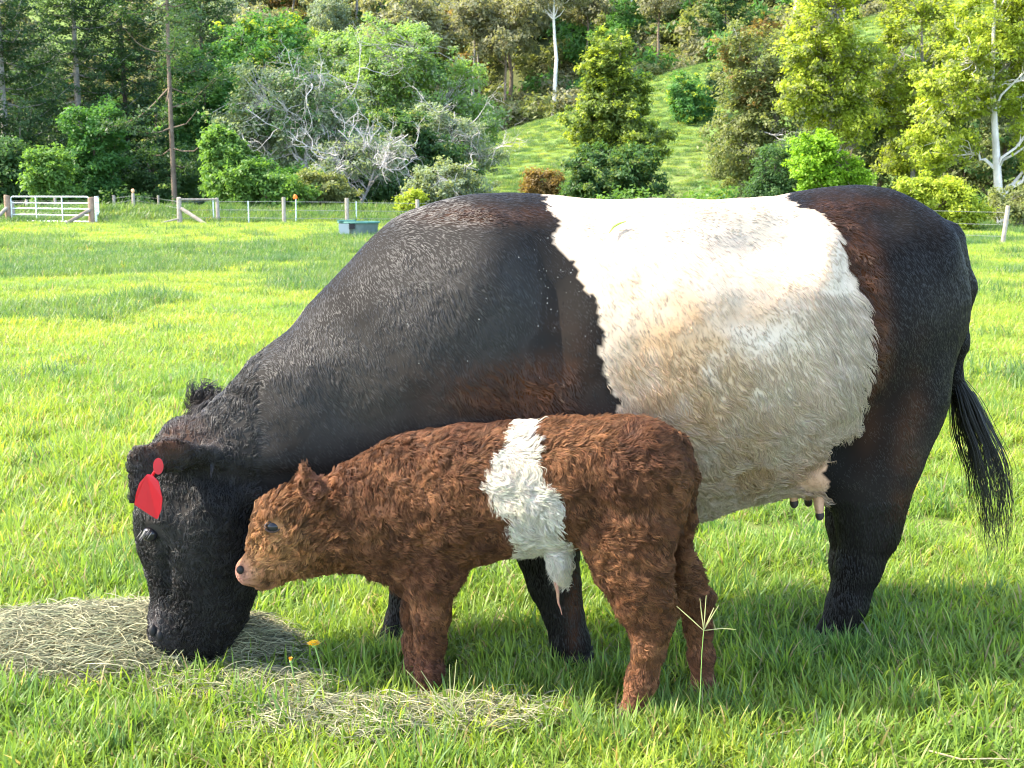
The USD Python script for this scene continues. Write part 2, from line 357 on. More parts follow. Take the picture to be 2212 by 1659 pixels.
W = lambda u, v, Y: at(u, v, Y)[[0, 2]]
BELT = region([W(1168, 415, 3.38), W(1178, 440, 3.36), W(1203, 480, 3.30), W(1190, 525, 3.22), W(1243, 578, 3.15), W(1278, 640, 3.1), W(1300, 705, 3.08), W(1294, 765, 3.07), W(1312, 835, 3.07), W(1345, 890, 3.08), W(1370, 1000, 3.1), W(1390, 1300, 3.2),
               W(1700, 1300, 3.3), W(1775, 1110, 3.36), W(1787, 960, 3.2), W(1862, 935, 3.2), W(1872, 850, 3.18), W(1880, 720, 3.2), W(1858, 640, 3.2), W(1832, 560, 3.22), W(1802, 492, 3.28), W(1762, 462, 3.34), W(1690, 434, 3.42), W(1680, 410, 3.5)])
def cow_colour(p, rng, fine=True):
    n1 = meshkit.fbm(p * 14.0, 3, 11); n2 = meshkit.fbm(p * 5.0, 3, 12); n3 = meshkit.fbm(p * 40.0, 2, 13)
    j = p.copy(); e = .012 if fine else .0
    j[:, 0] += (n3 - .5) * 3 * e + (n1 - .5) * .03; j[:, 2] += (meshkit.noise(p * 35, 4) - .5) * .02
    white = inside(BELT, j)
    near = np.clip((3.9 - p[:, 1]) / .8, 0, 1)
    blk = np.tile([0.0062, 0.0052, 0.0047], (len(p), 1))
    br = np.zeros(len(p))
    for u, v, Y, sx, sz, w in ((1110, 850, 3.06, .16, .07, .9), (1060, 462, 3.33, .16, .022, .5), (1830, 520, 3.2, .06, .09, .9), (1885, 640, 3.2, .035, .14, .9), (1895, 800, 3.2, .04, .2, .5), (1960, 1000, 3.3, .05, .25, .45), (1240, 1290, 3.16, .02, .12, .8), (390, 930, 3.2, .09, .03, .5), (1840, 440, 3.4, .10, .02, .35), (1210, 770, 3.06, .06, .08, .35)):
        c = at(u, v, Y); br += w * np.exp(-((p[:, 0] - c[0]) / sx) ** 2 - ((p[:, 2] - c[2]) / sz) ** 2) * near
    nose = gauss(p, at(335, 1362, 3.1), (.045, .2, .05)); blk = mixc(blk, (.050, .043, .042), nose * .9)
    painted_sun = np.zeros(len(p))  # sunlight on neck, shoulder and cheek, painted into the coat as lighter black
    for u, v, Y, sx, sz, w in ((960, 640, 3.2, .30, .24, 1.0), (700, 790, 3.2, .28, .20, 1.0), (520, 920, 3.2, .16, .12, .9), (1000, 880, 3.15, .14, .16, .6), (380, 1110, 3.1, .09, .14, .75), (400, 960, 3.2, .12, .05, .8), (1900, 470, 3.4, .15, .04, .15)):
        c = at(u, v, Y); painted_sun = np.maximum(painted_sun, w * np.exp(-(((p[:, 0] - c[0]) / sx) ** 2 + ((p[:, 2] - c[2]) / sz) ** 2) ** 1.5))
    blk = mixc(blk, (0.031, 0.028, 0.0255), painted_sun * np.clip(.55 + n2 * .9, 0, 1))
    blk = mixc(blk, (0.075, 0.028, 0.011), br * np.clip(n1 * 2.4 - .35, 0, 1.2))
    blk = mixc(blk, (0.022, 0.019, 0.016), np.clip(n2 * 2 - .9, 0, 1) * .6)
    wh = np.tile([0.435, 0.355, 0.275], (len(p), 1))
    tan = np.zeros(len(p))
    for u, v, sx, sz, w in ((1500, 740, .17, .17, .95), (1420, 820, .12, .12, .75), (1330, 560, .10, .16, .28), (1720, 590, .12, .05, .30), (1730, 700, .10, .13, .45), (1600, 960, .34, .18, .55), (1560, 450, .2, .03, .35), (1640, 1045, .14, .04, .75)):
        c = at(u, v, 3.1); tan += w * np.exp(-((p[:, 0] - c[0]) / sx) ** 2 - ((p[:, 2] - c[2]) / sz) ** 2)
    wh = mixc(wh, (0.37, 0.24, 0.135), tan * np.clip(n1 * 2.4 - .35, 0, 1.3))
    ud = gauss(p, at(1765, 1015, 3.3), (.10, .5, .065)); wh = mixc(wh, (.46, .27, .18), ud * 1.3)
    wh = mixc(wh, (0.28, 0.225, 0.165), np.clip(n2 * 3 - 2.0, 0, 1) * .7 + gauss(p, at(1640, 1055, 3.1), (.12, .3, .03)) * .7 * n3)
    return np.where(white[:, None], wh, blk), white

def toward_eye(c, n):
    d = norm(np.array([0, 0, CAM_H]) - c); return ((n * d).sum(1) > -0.25).astype(float)

def cow():
    rng = np.random.default_rng(1)
    m = build_cow()
    base = np.array([0.35, 3.4, 0.0])
    t = thing('cow', 'big black cow with a broad white belt and red ear tag, grazing head down', 'cow', base)
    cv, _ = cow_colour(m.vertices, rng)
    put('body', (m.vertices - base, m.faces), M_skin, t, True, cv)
    # coat
    def wgt(c, n):
        return toward_eye(c, n) * (1 - .4 * (c[:, 2] < .06))
    N = 115000
    p, n = sample_surface(m, N, rng, wgt)
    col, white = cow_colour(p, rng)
    flow = np.tile([0.55, -0.05, -0.8], (N, 1))
    head = np.clip((-0.62 - p[:, 0]) / .12, 0, 1)
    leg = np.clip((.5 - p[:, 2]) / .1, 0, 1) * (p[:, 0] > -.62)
    flow = flow * (1 - leg[:, None]) + leg[:, None] * np.array([0.15, 0, -1.0])
    flow = flow * (1 - head[:, None]) + head[:, None] * np.array([0.25, .1, 0.75])
    up = np.clip((p[:, 2] - 1.14) / .1, 0, 1)[:, None]
    flow = flow * (1 - up) + up * np.array([0.9, 0, -.25])
    low = np.clip((.95 - p[:, 2]) / .4, 0, 1)
    rear = np.clip((p[:, 0] - .72) / .2, 0, 1); shag = white * (.036 * np.maximum(low, rear * (p[:, 2] < 1.05)))
    brown = np.clip((col[:, 0] - .02) / .04, 0, 1) * (~white)
    ln = np.where(white, .015 + shag, .013 + .020 * brown) * rng.uniform(.65, 1.25, N)
    lleg = (leg > .5) & ~white; ln = np.where(lleg, .014 * rng.uniform(.6, 1.4, N), ln); ln = np.where(head > .5, .017 * rng.uniform(.5, 1.4, N), ln)
    lift = np.where(white, .22 + .28 * low, .22 + .4 * brown); lift = np.where(head > .5, .42, lift); lift = np.where(lleg, .42, lift)
    curl = np.where(white, .06 + .16 * low, .015 + .22 * brown) + .30 * (head > .5)
    far_ear = (np.linalg.norm((p - at(450, 880, 3.38)) * [1, .5, 1], axis=1) < .075); ln = np.where(far_ear, rng.uniform(.02, .055, N), ln); lift = np.where(far_ear, .8, lift)
    ear = (np.abs(p[:, 1] - 3.0) < .07) & (p[:, 0] < -.8) & (p[:, 2] > .78)
    ln = np.where(ear, rng.uniform(.03, .085, N), ln); lift = np.where(ear, .75, lift); flow[ear] = [-.25, -.1, -1]; col[ear] = col[ear] * .5 + np.array([.032, .025, .021]) * rng.uniform(.3, 1.5, (ear.sum(), 1)); curl = np.where(ear, .22, curl)
    eyep = on_skin(m, 324, 1154); de = np.linalg.norm(p - eyep, axis=1); ln = np.where(de < .034, .004, ln)
    ln = np.where(white & (gauss(p, at(1765, 1020, 3.3), (.09, .5, .055)) > .4), .007, ln)
    tagd = (p[:, 1] < 3.01) & (p[:, 0] > -.90) & (p[:, 2] > .60) & (p[:, 2] < .78) & (p[:, 0] < -.80); ln = np.where(tagd, .012, ln)
    pts = fur(p, n, flow, ln, lift, rng, 4, np.where(white, .12 + .22 * low, .09 + .25 * brown + .22 * (head > .5)), .02, np.where(white, .30 + .28 * low, .14 + .3 * brown + .34 * (head > .5)), curl, per=6)
    lk = fur.lock; lj = np.random.default_rng(9).uniform(0, 1, N)[lk][:, None]
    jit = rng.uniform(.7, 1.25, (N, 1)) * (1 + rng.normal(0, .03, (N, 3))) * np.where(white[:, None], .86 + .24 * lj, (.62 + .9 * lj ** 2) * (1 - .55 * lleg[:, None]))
    col = np.clip(col * jit, .002, .86)
    wd = np.array([1.0, .9, .65, .15]) * np.where(white, .0023, .0021)[:, None]
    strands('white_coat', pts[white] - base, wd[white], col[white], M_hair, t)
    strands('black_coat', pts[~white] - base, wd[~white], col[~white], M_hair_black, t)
    # tail switch: long dark wavy hair
    n0 = 430
    a = np.array([at(2056, 800, 3.57), at(2075, 850, 3.575), at(2098, 920, 3.58), at(2120, 990, 3.58), at(2138, 1060, 3.58), at(2140, 1130, 3.575), at(2150, 1190, 3.57), at(2148, 1235, 3.565)])
    s = np.linspace(0, 1, 14); spine = np.stack([np.interp(s, np.linspace(0, 1, len(a)), a[:, i]) for i in range(3)], 1)
    st = rng.uniform(0, .25, n0); en = np.clip(rng.beta(1.7, 2.2, n0) * .78 + .22, 0, 1)
    ss = st[:, None] + (en - st)[:, None] * np.linspace(0, 1, 14)[None]
    hp = np.stack([np.interp(ss, s, spine[:, i]) for i in range(3)], -1)
    lock = rng.integers(0, 26, n0); la = rng.uniform(0, 6.28, 26); lr = rng.uniform(.2, 1, 26)
    sp = (.010 + .066 * np.sin(np.clip(ss * 1.25, 0, 1) * 2.6)) 
    ox = lr[lock] * np.cos(la[lock]); oy = lr[lock] * np.sin(la[lock])
    hp[..., 0] += ox[:, None] * sp + rng.normal(0, .008, n0)[:, None] * (.4 + 1.3 * ss) + .010 * np.sin(ss * 22 + lock[:, None]) * ss
    hp[..., 1] += oy[:, None] * sp + rng.normal(0, .005, n0)[:, None] + .006 * np.sin(ss * 19 + 2.1 * lock[:, None]) * ss
    strands('tail_switch', hp - base, np.linspace(.0022, .0008, 14)[None] * np.ones((n0, 1)), np.tile([.010, .009, .009], (n0, 1)) * rng.uniform(.6, 1.6, (n0, 1)), M_hair_black, t)
    # eye and lashes
    e = on_skin(m, 324, 1154, .013)
    sph = trimesh.creation.icosphere(3, .020); put('eye', (sph.vertices * [1, .9, 1] + e - base, sph.faces), M_eye, t, True)
    q = e + np.array([-.004, -.016, .012]); nl = 40
    nl = 18; lp = np.stack([q + np.stack([rng.uniform(-.018, .016, nl), rng.uniform(-.006, .004, nl), rng.uniform(-.004, .006, nl)], 1)] * 3, 1)
    for k_ in (1, 2): lp[:, k_] += np.array([-.005, -.006, -.008]) * k_ * rng.uniform(.6, 1.3, (nl, 1))
    strands('eyelash', lp - base, np.array([.0010, .0008, .0004])[None] * np.ones((nl, 1)), np.tile([.16, .15, .14], (nl, 1)) * rng.uniform(.1, 1.3, (nl, 1)), M_hair_black, t)
    # nostrils
    for u, v, Y in ((330, 1362, 3.085), (345, 1372, 3.10)):
        s_ = trimesh.creation.icosphere(2, .013); put('nostril', (s_.vertices * [.8, 1.0, 1.3] + on_skin(m, u, v, .006) - base, s_.faces), M_dark, t, True)
    # teats
    for u, v, Y, l in ((1714, 1042, 3.36, .058), (1770, 1052, 3.33, .080), (1745, 1040, 3.52, .06), (1798, 1045, 3.52, .07)):
        a_ = at(u, v, Y)
        body = tube([a_ + [0, 0, .045], a_ + [0, 0, .015], a_ - [0, 0, l * .5], a_ - [-.004, 0, l]], [.040, .027, .0165, .0105], 12)
        tip = trimesh.creation.icosphere(2, .0125); tip.vertices = tip.vertices * [1, 1, 1.3] + (a_ - [-.004, 0, l + .002])
        tt = put('teat', (body.vertices - base, body.faces), M_teat, t, True)
        stage.GetPrimAtPath(tt.GetPath())
        put('teat_tip', (tip.vertices - base, tip.faces), M_teat_tip, t, True)
    # cloven hooves
    for u, v, Y in ((1243, 1452, 3.16), (858, 1400, 3.36), (1803, 1372, 3.37), (1822, 1332, 3.66)):
        a_ = at(u, v, Y); a_[2] = 0
        for sgn in (-1, 1):
            h = trimesh.creation.cylinder(.036, .06, sections=14); vv = h.vertices.copy()
            top = vv[:, 2] > 0; vv[top, :2] *= .82; vv[top, 0] += .012
            vv = vv * [1.5, .72, 1] + a_ + np.array([-.012, sgn * .027, .028])
            put('hoof', (vv - base, h.faces), M_hoof, t, 40)
    return m

# ------------------------------------------------------------------ the calf
CALF_L = np.array([0.17, 0.985, 0.0])
def build_calf():
    B = Body((-.86, 2.7, -.04), (.66, 3.3, .92), 0.0075, CALF_L)
    def c(u, v, r, Y, k=1.0): return at(u, v, Y), px(r, Y), k
    def chain(pts, blend=0.03, **kw):
        for p, q in zip(pts[:-1], pts[1:]): B.bone(p[0], p[1], q[0], q[1], p[2], q[2], blend=blend, **kw)
    mid = lambda u: 3.03 - .11 * (u - 930) / 470
    chain([c(905, 1085, 145, mid(905), .68), c(1010, 1068, 148, mid(1010), .74), c(1110, 1056, 140, mid(1110), .78), c(1220, 1044, 138, mid(1220), .78), c(1330, 1030, 130, mid(1330), .80), c(1382, 1015, 110, mid(1382), .9)], .02)
    chain([c(890, 1070, 118, 3.03, .62), c(790, 1112, 108, 3.035, .6), c(705, 1143, 84, 3.04, .68), c(655, 1140, 72, 3.04, .85)], .04)
    chain([c(652, 1136, 72, 3.04, .9), c(617, 1128, 62, 3.04, 1.08), c(600, 1158, 50, 3.035, 1.05), c(572, 1203, 37, 3.03, .95), c(550, 1228, 33, 3.025, 1.1), c(540, 1234, 31, 3.025, 1.15)], .02, L=(.34, .94, 0))
    B.bone(*c(790, 1180, 50, 3.03)[:2], *c(868, 1225, 48, 3.02)[:2], k=.7, blend=.03)
    B.bone(*c(660, 1190, 48, 3.04)[:2], *c(572, 1238, 30, 3.03)[:2], k=.8, blend=.03)
    B.bone(*c(690, 1092, 23, 2.975)[:2], *c(668, 1050, 27, 2.94)[:2], blend=.02, k=.40, L=(.4, .9, 0.1))
    B.bone(*c(668, 1050, 27, 2.94)[:2], *c(650, 1004, 8, 2.925)[:2], blend=.015, k=.40, L=(.4, .9, 0.1))
    B.bump(at(662, 1048, 2.925), (.014, .014, .026), -.016)
    B.bump(at(535, 1256, 2.99), (.03, .03, .004), -.006)
    B.bump(at(516, 1231, 2.985), (.008, .012, .008), -.006)
    B.bone(*c(640, 1085, 20, 3.11)[:2], *c(640, 1040, 16, 3.15)[:2], blend=.02, k=.5)
    # fore legs
    chain([c(945, 1140, 95, 2.99, .55), c(938, 1212, 64, 2.985, .65), c(932, 1270, 43, 2.985, .85), c(932, 1325, 38, 2.985, 1), c(930, 1385, 29, 2.985, 1), c(928, 1448, 27, 2.985, 1), c(922, 1488, 28, 2.985, 1)], .03)
    chain([c(930, 1150, 90, 3.08, .5), c(908, 1230, 50, 3.09, .7), c(902, 1320, 31, 3.10, 1), c(900, 1385, 26, 3.10, 1), c(900, 1440, 25, 3.10, 1), c(896, 1466, 25, 3.10, 1)], .03)
    # hind legs
    chain([c(1366, 1085, 118, 2.89, .5), c(1356, 1172, 92, 2.86, .5), c(1372, 1238, 68, 2.85, .58), c(1390, 1298, 56, 2.85, .65), c(1405, 1345, 45, 2.85, .75), c(1401, 1400, 32, 2.85, .95), c(1386, 1465, 29, 2.85, 1), c(1366, 1528, 27, 2.845, 1)], .03)
    B.bone(*c(1425, 1300, 24, 2.85)[:2], *c(1447, 1325, 10, 2.85)[:2], k=.6, blend=.02)
    chain([c(1390, 1080, 85, 2.97, .5), c(1424, 1165, 54, 2.985, .6), c(1468, 1242, 42, 2.985, .8), c(1502, 1300, 34, 2.98, .9), c(1508, 1355, 27, 2.975, 1), c(1515, 1420, 24, 2.97, 1), c(1518, 1478, 24, 2.97, 1), c(1512, 1512, 23, 2.965, 1)], .025)
    # tail against the rump
    chain([c(1462, 955, 16, 2.925, 1), c(1486, 1030, 14, 2.93, 1), c(1486, 1120, 13, 2.935, 1), c(1474, 1200, 11, 2.94, 1), c(1462, 1290, 5, 2.945, 1)], .02)
    B.bone(*c(1205, 1205, 26, 2.93)[:2], *c(1212, 1235, 14, 2.93)[:2], blend=.03)
    B.bump(at(985, 1010, 2.94), (.06, .06, .08), .010)
    B.bump(at(1090, 1070, 2.90), (.04, .06, .10), -.008)
    B.bump(at(1400, 940, 2.85), (.03, .05, .03), .010)
    B.bump(at(1290, 1090, 2.84), (.035, .05, .08), -.016)
    B.bump(at(588, 1118, 2.96), (.018, .03, .012), .008)
    B.bump(at(560, 1170, 2.98), (.02, .03, .03), -.004)
    m = B.surface(8)
    v = m.vertices.copy()
    m.vertices = v + m.vertex_normals * ((meshkit.fbm(v * 22.0, 3, 8) - .5) * .009)[:, None]
    return m
CBELT = region([W(1111, 890, 2.96), W(1111, 908, 2.96), W(1083, 934, 2.92), W(1078, 958, 2.9), W(1042, 1008, 2.87), W(1028, 1045, 2.87), W(1065, 1087, 2.87), W(1097, 1105, 2.87), W(1102, 1147, 2.87), W(1107, 1193, 2.9), W(1120, 1300, 2.95),
                W(1245, 1300, 2.93), W(1238, 1193, 2.9), W(1211, 1147, 2.86), W(1208, 1087, 2.85), W(1186, 1045, 2.85), W(1176, 1017, 2.85), W(1145, 971, 2.88), W(1144, 930, 2.92), W(1166, 904, 2.96), W(1166, 885, 2.96)])
def calf_colour(p, fine=1.0):
    n1 = meshkit.fbm(p * 20.0, 3, 21); n2 = meshkit.fbm(p * 7.0, 3, 22)
    j = p.copy(); j[:, 0] += (meshkit.noise(p * 60, 4) - .5) * .022; j[:, 2] += (meshkit.noise(p * 55, 6) - .5) * .02
    white = inside(CBELT, j)
    c = np.tile([0.120, 0.051, 0.020], (len(p), 1))
    c = mixc(c, (0.075, 0.030, 0.015), np.clip(n2 * 3.0 - 1.1, 0, 1) * .85)
    c = mixc(c, (0.22, 0.10, 0.045), np.clip(n1 * 2.6 - 1.1, 0, 1) * .6)
    face = gauss(p, at(570, 1190, 3.0), (.11, .3, .09))
    c = mixc(c, (0.42, 0.215, 0.095), face * .95)
    ear = gauss(p, at(668, 1050, 2.93), (.035, .05, .05)); c = mixc(c, (.20, .085, .055), ear * .7)
    c = mixc(c, (.30, .15, .115), gauss(p, at(515, 1240, 3.0), (.04, .2, .035)))
    foot = np.clip((.17 - p[:, 2]) / .14, 0, 1) * (p[:, 0] > -.3)
    c = mixc(c, (0.20, 0.085, 0.05), foot * .55)
    c = mixc(c, (0.05, 0.02, 0.013), gauss(p, at(945, 1440, 2.98), (.05, .2, .05)) * .8)
    w = np.tile([0.53, 0.485, 0.405], (len(p), 1)); w = mixc(w, (0.62, 0.52, 0.36), np.clip(n1 * 2.4 - 1.0, 0, 1) * .5 + gauss(p, at(1205, 1250, 2.93), (.05, .2, .04)) * .5)
    return np.where(white[:, None], w, c), white
def calf():
    rng = np.random.default_rng(2)
    m = build_calf(); base = np.array([0.12, 2.95, 0.0])
    t = thing('calf', 'small red brown curly calf with a narrow white belt, standing before the cow', 'calf', base)
    cv, _ = calf_colour(m.vertices)
    put('body', (m.vertices - base, m.faces), M_skin, t, True, cv * .8)
    N = 90000
    p, n = sample_surface(m, N, rng, lambda c, nn: toward_eye(c, nn))
    muz = gauss(p, at(522, 1238, 3.0), (.045, .2, .05)) > .35
    col, white = calf_colour(p)
    flow = np.tile([0.55, -0.05, -0.85], (N, 1))
    up = np.clip((p[:, 2] - .66) / .06, 0, 1)[:, None]; flow = flow * (1 - up) + up * np.array([.9, 0, .05])
    head = np.clip((-.42 - p[:, 0]) / .08, 0, 1); flow = flow * (1 - head[:, None]) + head[:, None] * np.array([.8, 0, -.1])
    leg = np.clip((.33 - p[:, 2]) / .08, 0, 1); flow = flow * (1 - leg[:, None]) + leg[:, None] * np.array([.25, 0, -1.0])
    low = np.clip((.55 - p[:, 2]) / .2, 0, 1)
    ln = .029 * rng.uniform(.45, 1.4, N)
    ln = np.where(white, ln * 1.15, ln); ln = np.where(leg > .5, ln * .66, ln); ln = np.where(head > .5, ln * .85, ln); poll = gauss(p, at(615, 1075, 3.0), (.05, .2, .03)) > .5; ln = np.where(poll, ln * 1.7, ln); ln = np.where(muz, .004, ln)
    ln = np.where(p[:, 2] < .08, ln * .6, ln)
    tuft = gauss(p, at(1208, 1230, 2.93), (.05, .2, .04)) > .4; ln = np.where(tuft, .040 * rng.uniform(.5, 1.3, N), ln); flow[tuft] = [.1, 0, -1]
    lift = .62 - .25 * leg
    curl = .20 + .12 * low + .34 * head - .06 * leg
    de = np.linalg.norm(p - on_skin(m, 589, 1138), axis=1); ln = np.where(de < .0185, .0025, np.where(de < .03, ln * .45, ln))
    pts = fur(p, n, flow, ln, lift, rng, 5, .46, .012, np.where(tuft, .2, .62 + .10 * head), curl, 1.2, per=10)
    lj = np.random.default_rng(9).uniform(0, 1, N)[fur.lock][:, None]
    col = np.clip(col * np.where(white[:, None], .82 + .3 * lj, .45 + 1.15 * lj + head[:, None] * (-.12 + .25 * lj)) * rng.uniform(.75, 1.25, (N, 1)) * (1 + rng.normal(0, .04, (N, 3))), .003, .80)
    wd = np.array([1.0, .95, .85, .6, .15]) * np.full(N, .0017)[:, None]
    strands('white_coat', pts[white] - base, wd[white], col[white], M_hair, t)
    strands('brown_coat', pts[~white] - base, wd[~white], col[~white], M_hair, t)
    e = on_skin(m, 589, 1138, .011); sph = trimesh.creation.icosphere(3, .0175)
    put('eye', (sph.vertices * [1.1, .8, .95] + e - base, sph.faces), M_eye, t, True)
    rim = trimesh.creation.torus(.0165, .0028, major_sections=24, minor_sections=8); d_ = norm(e - np.array([0, 0, CAM_H])); a_ = norm(np.cross(d_, [0, 0, 1.0])); b_ = np.cross(a_, d_); rv = rim.vertices
    put('eyelid', (rv[:, :1] * a_ * 1.15 + rv[:, 1:2] * b_ * .82 + rv[:, 2:] * d_ - d_ * .0085 + e - base, rim.faces), mat_simple('eyelid_skin', (.035, .018, .012), .5), t, True)
    s_ = trimesh.creation.icosphere(2, .0098)
    for u, v, Y in ((519, 1231, 2.992),):
        put('nostril', (s_.vertices * [1.0, 1.0, 1.15] + on_skin(m, u, v, .004) - base, s_.faces), M_dark, t, True)
    # what is left of the cord at the navel
    a = at(1200, 1255, 2.925); b = at(1206, 1302, 2.92); d = at(1214, 1328, 2.915)
    cord = tube([a, (a + b) / 2 + [.002, 0, 0], b, b * .5 + d * .5 + [.001, 0, 0], d], [.006, .0045, .003, .0016, .001], 8)
    put('umbilical_cord', (cord.vertices - base, cord.faces), mat_simple('cord_skin', (.26, .085, .075), .4, noise=(.33, .20, .12), scale=60), t, True)
    for u, v, Y in ((1358, 1548, 2.845), (1510, 1522, 2.965), (920, 1500, 2.985), (896, 1476, 3.10)):
        a_ = at(u, v, Y); a_[2] = 0
        for sgn in (-1, 1):
            h = trimesh.creation.cylinder(.020, .036, sections=12); vv = h.vertices.copy()
            top = vv[:, 2] > 0; vv[top, :2] *= .85; vv[top, 0] += .006
            put('hoof', (vv * [1.45, .72, 1] + a_ + np.array([-.008, sgn * .0155, .017]) - base, h.faces), M_hoof_calf, t, 40)
    return m

def ear_tag():
    m = usdkit.material(stage, '/World/Looks/red_plastic', {'p': ('principled_bsdf', {'base_color': (.50, .008, .022), 'roughness': .30}), 't': ('translucent_bsdf', {'color': (.7, .02, .03)}), 'm': ('mix_closure', {'fac': .2})}, [('p.BSDF', 'm.closure1'), ('t.BSDF', 'm.closure2')], surface='m.closure')
    Y = 2.915; o = at(341, 1010, Y)
    t = thing('ear_tag', 'red plastic tag hanging from the near ear of the black cow', 'ear tag', o)
    q = [(318, 1024), (331, 1027), (344, 1040), (353, 1075), (351, 1098), (342, 1121), (318, 1104), (294, 1087), (297, 1064), (303, 1042)]
    w = np.array([at(u, v, Y - .01 + .0002 * (u - 300)) for u, v in q])
    poly = shapely.Polygon(w[:, [0, 2]]).buffer(-.004).buffer(.004)
    e = trimesh.creation.extrude_polygon(poly, .003, engine='earcut'); vv = e.vertices
    tilt = .25
    P3 = np.stack([vv[:, 0], Y + tilt * (vv[:, 0] - o[0]) + vv[:, 2] + .012 * np.sin((vv[:, 1] - o[2]) * 18), vv[:, 1]], 1)
    put('panel', (P3 - o, e.faces), m, t)
    b = trimesh.creation.cylinder(.0165, .005, sections=24); R = trimesh.transformations.rotation_matrix(math.radians(82), [1, .25, .1])
    b.apply_transform(R); put('button', (b.vertices * [.72, 1, 1.25] + (at(342, 1007, Y - .012) - o), b.faces), m, t, 40)
    s = tube([at(342, 1007, Y - .01) - o, at(330, 1026, Y) - o], [.004, .004], 8); put('stem', s, m, t, True)
# ------------------------------------------------------------------ the land
def smooth(a, b, x):
    t = np.clip((x - a) / (b - a), 0, 1); return t * t * (3 - 2 * t)
def land(x, y):
    """height of the ground"""
    x, y = np.broadcast_arrays(np.asarray(x, float), np.asarray(y, float))
    q = np.stack([x, y, 0 * x], -1)
    z = (meshkit.fbm(q * .55, 2, 31) - .5) * .05 * smooth(4.5, 9, y) + (meshkit.fbm(q * .12, 2, 32) - .5) * .16 * smooth(12, 30, y)
    z = z + .50 * np.exp(-((y - 57) / 3.4) ** 2) * smooth(8, -6, x) - .8 * smooth(62, 70, y) * smooth(100, 84, y)
    crest = np.clip(7.6 + .30 * (x + 3.3), 4.2, 22)
    z = z + crest * smooth(82, 136, y) + (meshkit.fbm(q * .03, 3, 33) - .5) * 6 * smooth(95, 150, y) + (meshkit.fbm(np.stack([x * .13 + y * .11, y * .13 - x * .11, 0 * x], -1), 2, 34) - .5) * .3 * smooth(80, 95, y)
    z = z + .40 * np.clip(y - 138, 0, 260) * smooth(130, 165, y)
    return z
def forest_mask(x, y):
    """1 in the wood on the hill, 0 on the grass of the knoll and of the clearing"""
    n = meshkit.fbm(np.stack([x * .06, y * .06, 0 * x], -1), 2, 35)
    m = smooth(128, 140, y + (n - .5) * 14)
    return m * (1 - smooth(30, 18, np.hypot((x + 70) * 1.3, (y - 200) * .9)))

def grass_nodes(dry=0.0):
    return None
M_ground = usdkit.material(stage, '/World/Looks/turf_soil', {
    'g': ('geometry', {}), 'n': ('noise_texture', {'scale': .35, 'detail': 5.0}), 'n2': ('noise_texture', {'scale': 9.0, 'detail': 6.0, 'roughness': .7}),
    'r': ('rgb_ramp', {'ramp': [(.35, (.10, .135, .03)), (.65, (.14, .175, .045))]}), 'r2': ('rgb_ramp', {'ramp': [(.3, (.055, .06, .022)), (.62, (.13, .17, .035))]}),
    'm': ('mix', {'fac': .6}), 'b': ('bump', {'strength': .8, 'distance': .05}), 'p': ('principled_bsdf', {'roughness': .9, 'specular_ior_level': .1})},
    [('g.position', 'n.vector'), ('g.position', 'n2.vector'), ('n.fac', 'r.fac'), ('n2.fac', 'r2.fac'), ('r.color', 'm.color1'), ('r2.color', 'm.color2'), ('m.color', 'p.base_color'), ('n2.fac', 'b.height'), ('b.normal', 'p.normal')], surface='p.BSDF')
M_hill = usdkit.material(stage, '/World/Looks/hill_ground', {
    'g': ('geometry', {}), 'a': ('attribute', {'attribute': 'Cd'}), 'n2': ('noise_texture', {'scale': 1.3, 'detail': 7.0, 'roughness': .72}),
    'r2': ('rgb_ramp', {'ramp': [(.25, (.55, .55, .5)), (.7, (1.3, 1.3, 1.2))]}), 'm': ('mix', {'mix_type': 'multiply', 'fac': 1.0}),
    'b': ('bump', {'strength': .5, 'distance': .15}), 'p': ('principled_bsdf', {'roughness': .95, 'specular_ior_level': .05})},
    [('g.position', 'n2.vector'), ('n2.fac', 'r2.fac'), ('a.color', 'm.color1'), ('r2.color', 'm.color2'), ('m.color', 'p.base_color'), ('n2.fac', 'b.height'), ('b.normal', 'p.normal')], surface='p.BSDF')

def sheet(xs, ys):
    X, Y = np.meshgrid(xs, ys, indexing='xy'); v = np.stack([X, Y, land(X, Y)], -1).reshape(-1, 3)
    n = len(xs); i, j = np.meshgrid(np.arange(len(ys) - 1), np.arange(n - 1), indexing='ij'); a = (i * n + j).ravel()
    q = np.stack([a, a + 1, a + n + 1, a + n], 1)
    return v, np.vstack([q[:, [0, 1, 2]], q[:, [0, 2, 3]]])
def setting():
    xs = np.concatenate([[-900, -400, -160], np.arange(-90, -14, 3.0), np.arange(-14, 14, .5), np.arange(14, 91, 3.0), [160, 400, 900]])
    ys = np.concatenate([[-700, -200, -40], np.arange(-8, 16, .5), np.arange(16, 80.1, 1.5), [80]])
    v, f = sheet(xs, np.unique(ys)); tag(put('ground', (v, f), M_ground, None, True), kind='structure')
    xs = np.concatenate([[-900, -400], np.arange(-220, -60, 4.0), np.arange(-60, 64, 1.5), np.arange(64, 260, 4.0), [400, 900]]); ys = np.concatenate([np.arange(80, 142, 1.0), np.arange(142, 300, 2.5), np.arange(300, 460, 10)])
    v, f = sheet(xs, ys); fm = forest_mask(v[:, 0], v[:, 1])
    n = meshkit.fbm(v * .09, 3, 36)
    g = np.tile([.105, .165, .045], (len(v), 1)); g = mixc(g, (.17, .20, .07), np.clip(n * 2 - .7, 0, 1)); w = np.tile([.060, .085, .034], (len(v), 1)); w = mixc(w, (.085, .092, .045), np.clip(n * 2 - .6, 0, 1))
    tag(put('hills', (v, f), M_hill, None, True, colors=g * (1 - fm[:, None]) + w * fm[:, None]), kind='structure')

